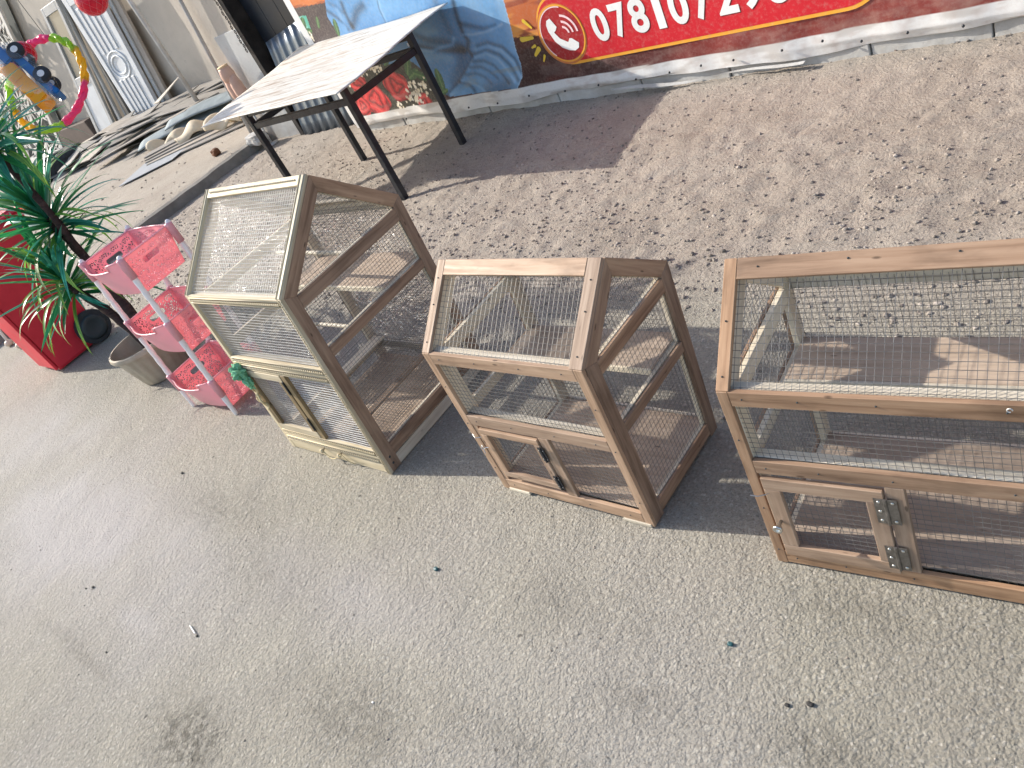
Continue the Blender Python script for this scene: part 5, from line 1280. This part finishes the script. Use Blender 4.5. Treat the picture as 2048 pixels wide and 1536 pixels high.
# one raised splinter board
o = board('propped_board', [(-13.3, 6.2, .40), (-12.9, 6.1, .42), (-11.9, 6.2, .66)], (0, 0, .015), (1, 0, 0), M['old2'], None); tag(o, 'narrow pointed board sticking up at the back of the heap', 'board')
def sheet3(name, pts, th, mat, label, cat): o = board(name, pts, (0, 0, th), Vector(pts[1])-Vector(pts[0]), mat, None, .002); tag(o, label, cat); return o
sheet3('grey_sheet', [(-10.35, 3.80, .125), (-9.72, 4.30, .125), (-9.85, 4.80, .14), (-10.45, 5.15, .16), (-10.75, 4.75, .15)], .008, simple('grey fibre sheet', (.30, .32, .34), .7, 0, .3, .15, 5), 'pointed grey fibre cement sheet lying in front of the heap of boards', 'sheet')
bl = simple('pale blue foam', (.22, .26, .275), .8, 0, .3, .25, 6)
for i, (p, rz, L) in enumerate((((-11.0, 5.35, .22), 35, 1.5), ((-10.6, 5.55, .30), 28, 1.3))):
    mb = MB(); mb.grid(lambda u, v: Vector(((u-.5)*L, (v-.5)*.42, .03*math.sin(v*3.1)+.02*math.sin(u*5))), 16, 10); o = mb.obj('foam_sheet', bl, None, True); modm(o, 'SOLIDIFY', thickness=.018)
    o.location = p; o.rotation_euler = (R(6), 0, R(rz)); tag(o, ('lower', 'upper')[i]+' of two pale blue foam sheets lying on the heap under the table corner', 'foam sheet')
pw = simple('cream plaster', s2l((196, 182, 158)), .75, 0, .3, .15, 7, .3, 15)
def curl(c, rz, L, r, seed, label):
    rg = random.Random(seed); mb = MB()
    def f(u, v):
        a = v*3.9-.5; rr = r*(1+.25*math.sin(u*7+seed)+.12*math.sin(u*17)); return Vector(((u-.5)*L+.05*math.sin(v*4+seed), rr*math.cos(a), rr*.7*math.sin(a)+r*.4+.04*math.sin(u*9+seed)))
    mb.grid(f, 44, 26); o = mb.obj('plaster_piece', pw, None, True); modm(o, 'SOLIDIFY', thickness=.018); o.location = c; o.rotation_euler = (0, 0, R(rz)); tag(o, label, 'plaster piece')
curl((-9.15, 4.95, .17), 20, .55, .085, 1, 'cream curled plaster piece nearest the table leg'); curl((-9.85, 4.90, .17), 38, .72, .09, 4, 'largest cream curled plaster piece in the middle of three'); curl((-10.6, 4.86, .15), 30, .60, .07, 8, 'low yellowish plaster piece left of the curled ones')
# boards lying beneath the plaster pieces and broken block at the corner of the step
for k in range(5):
    o = link('loose_board', bevel_mesh(MB().box((-.8, -.12, 0), (.8, .12, .016)).mesh('loose_board'), .002), M['old2' if k % 2 else 'old']); o.location = (-9.6-.12*k, 4.66+.09*k, .122+.017*k); o.rotation_euler = (0, 0, R(24+5*k)); tag(o, 'thin weathered board lying under the cream plaster pieces', 'board', 'thin boards under the cream plaster pieces')
def rock(name, c, sc, seed, mat, label, cat):
    mb = MB(); mb.ball((0, 0, 0), 1, 20, 14)
    vs = []
    for v in mb.v:
        p = Vector(v); m_ = max(abs(p.x), abs(p.y), abs(p.z)); p = p*(.55+.45/m_*.8); p *= 1+.22*mnoise.noise(p*1.7+Vector((seed, 0, 0)))+.08*mnoise.noise(p*6); vs.append((p.x*sc[0], p.y*sc[1], p.z*sc[2]))
    mb.v = vs; o = mb.obj(name, mat, None, False); o.location = c; tag(o, label, cat); return o
rock('broken_block', (-7.80, 4.36, .12), (.16, .10, .07), 2, M['panelgrey'], 'broken grey block at the corner of the pavement beside the pier', 'block')
rock('rusty_can', (-8.35, 4.15, .15), (.055, .05, .045), 5, simple('rust', (.16, .07, .035), .8, .3), 'crumpled rusty can lying on the pavement edge', 'can')
# ---------------------------------------------------------------- litter on the yard
def yz(x, y): return float(hgt(np.array([x]), np.array([y]))[0][0])
mb = MB(); mb.tube([(-2.561, .181, .004), (-2.50, .169, .006)], .0024, 6); o = mb.obj('matchstick', M['white']); tag(o, 'thin white stick lying on the concrete in the foreground', 'stick')
LT = [('dark_pebble', (-2.487, .166), .006, 'dark pebble lying at the end of the thin white stick', 'pebble', 'stone_dark'),
      ('dark_pebble', (-3.474, .682), .009, 'single dark pebble on the concrete below the pink basket rack', 'pebble', 'stone_dark'),
      ('dark_pebble', (-3.29, .104), .008, 'larger dark pebble of a small cluster near the left edge', 'pebble', 'stone_dark'),
      ('dark_pebble', (-3.33, .085), .005, 'smaller dark pebble of a small cluster near the left edge', 'pebble', 'stone_dark'),
      ('dark_pebble', (-2.854, -.037), .005, 'lone dark pebble left of the thin white stick', 'pebble', 'stone_dark'),
      ('dark_pebble', (-.647, .671), .006, 'left of two grey pebbles below the long cage', 'pebble', 'stone_dark'),
      ('dark_pebble', (-.606, .690), .008, 'right and larger of two grey pebbles below the long cage', 'pebble', 'stone_dark'),
      ('paper_scrap', (-1.631, .269), .004, 'tiny white scrap on the concrete near the lower edge', 'scrap', 'white'),
      ('teal_scrap', (-1.746, .679), .010, 'tiny teal scrap on the concrete in front of the middle cage', 'scrap', 'teal'),
      ('teal_scrap', (-.814, .758), .008, 'dark teal scrap on the concrete in front of the long cage', 'scrap', 'teal')]
M['stone_dark'] = simple('dark stone', (.05, .047, .043), .8, 0, .3, .3, 40); M['teal'] = simple('teal plastic', (.02, .09, .10), .4, 0, .5, .3, 40)
for i, (n, p, r, lb_, ct, mt_) in enumerate(LT):
    rock(n, (p[0], p[1], yz(*p)+r*.35), (r, r*.7, r*.5), i+3, M[mt_], lb_, ct)
# crumpled strip of vinyl hanging below the banner
mb = MB(); mb.grid(lambda u, v: wl(2.75+1.25*u, .050-.010*v*math.sin(u*3.1)-.012*math.sin(u*3)+.008*math.sin(u*11), .035+.015*v+.018*math.sin(u*8)*v), 60, 4)
o = mb.obj('torn_strip', M['panelgrey'], None, True); tag(o, 'torn pale plastic strip hanging from the lower edge of the banner', 'plastic strip')
for o in list(bpy.data.objects):
    if o.type == 'MESH' and o.data.users == 0: bpy.data.objects.remove(o)
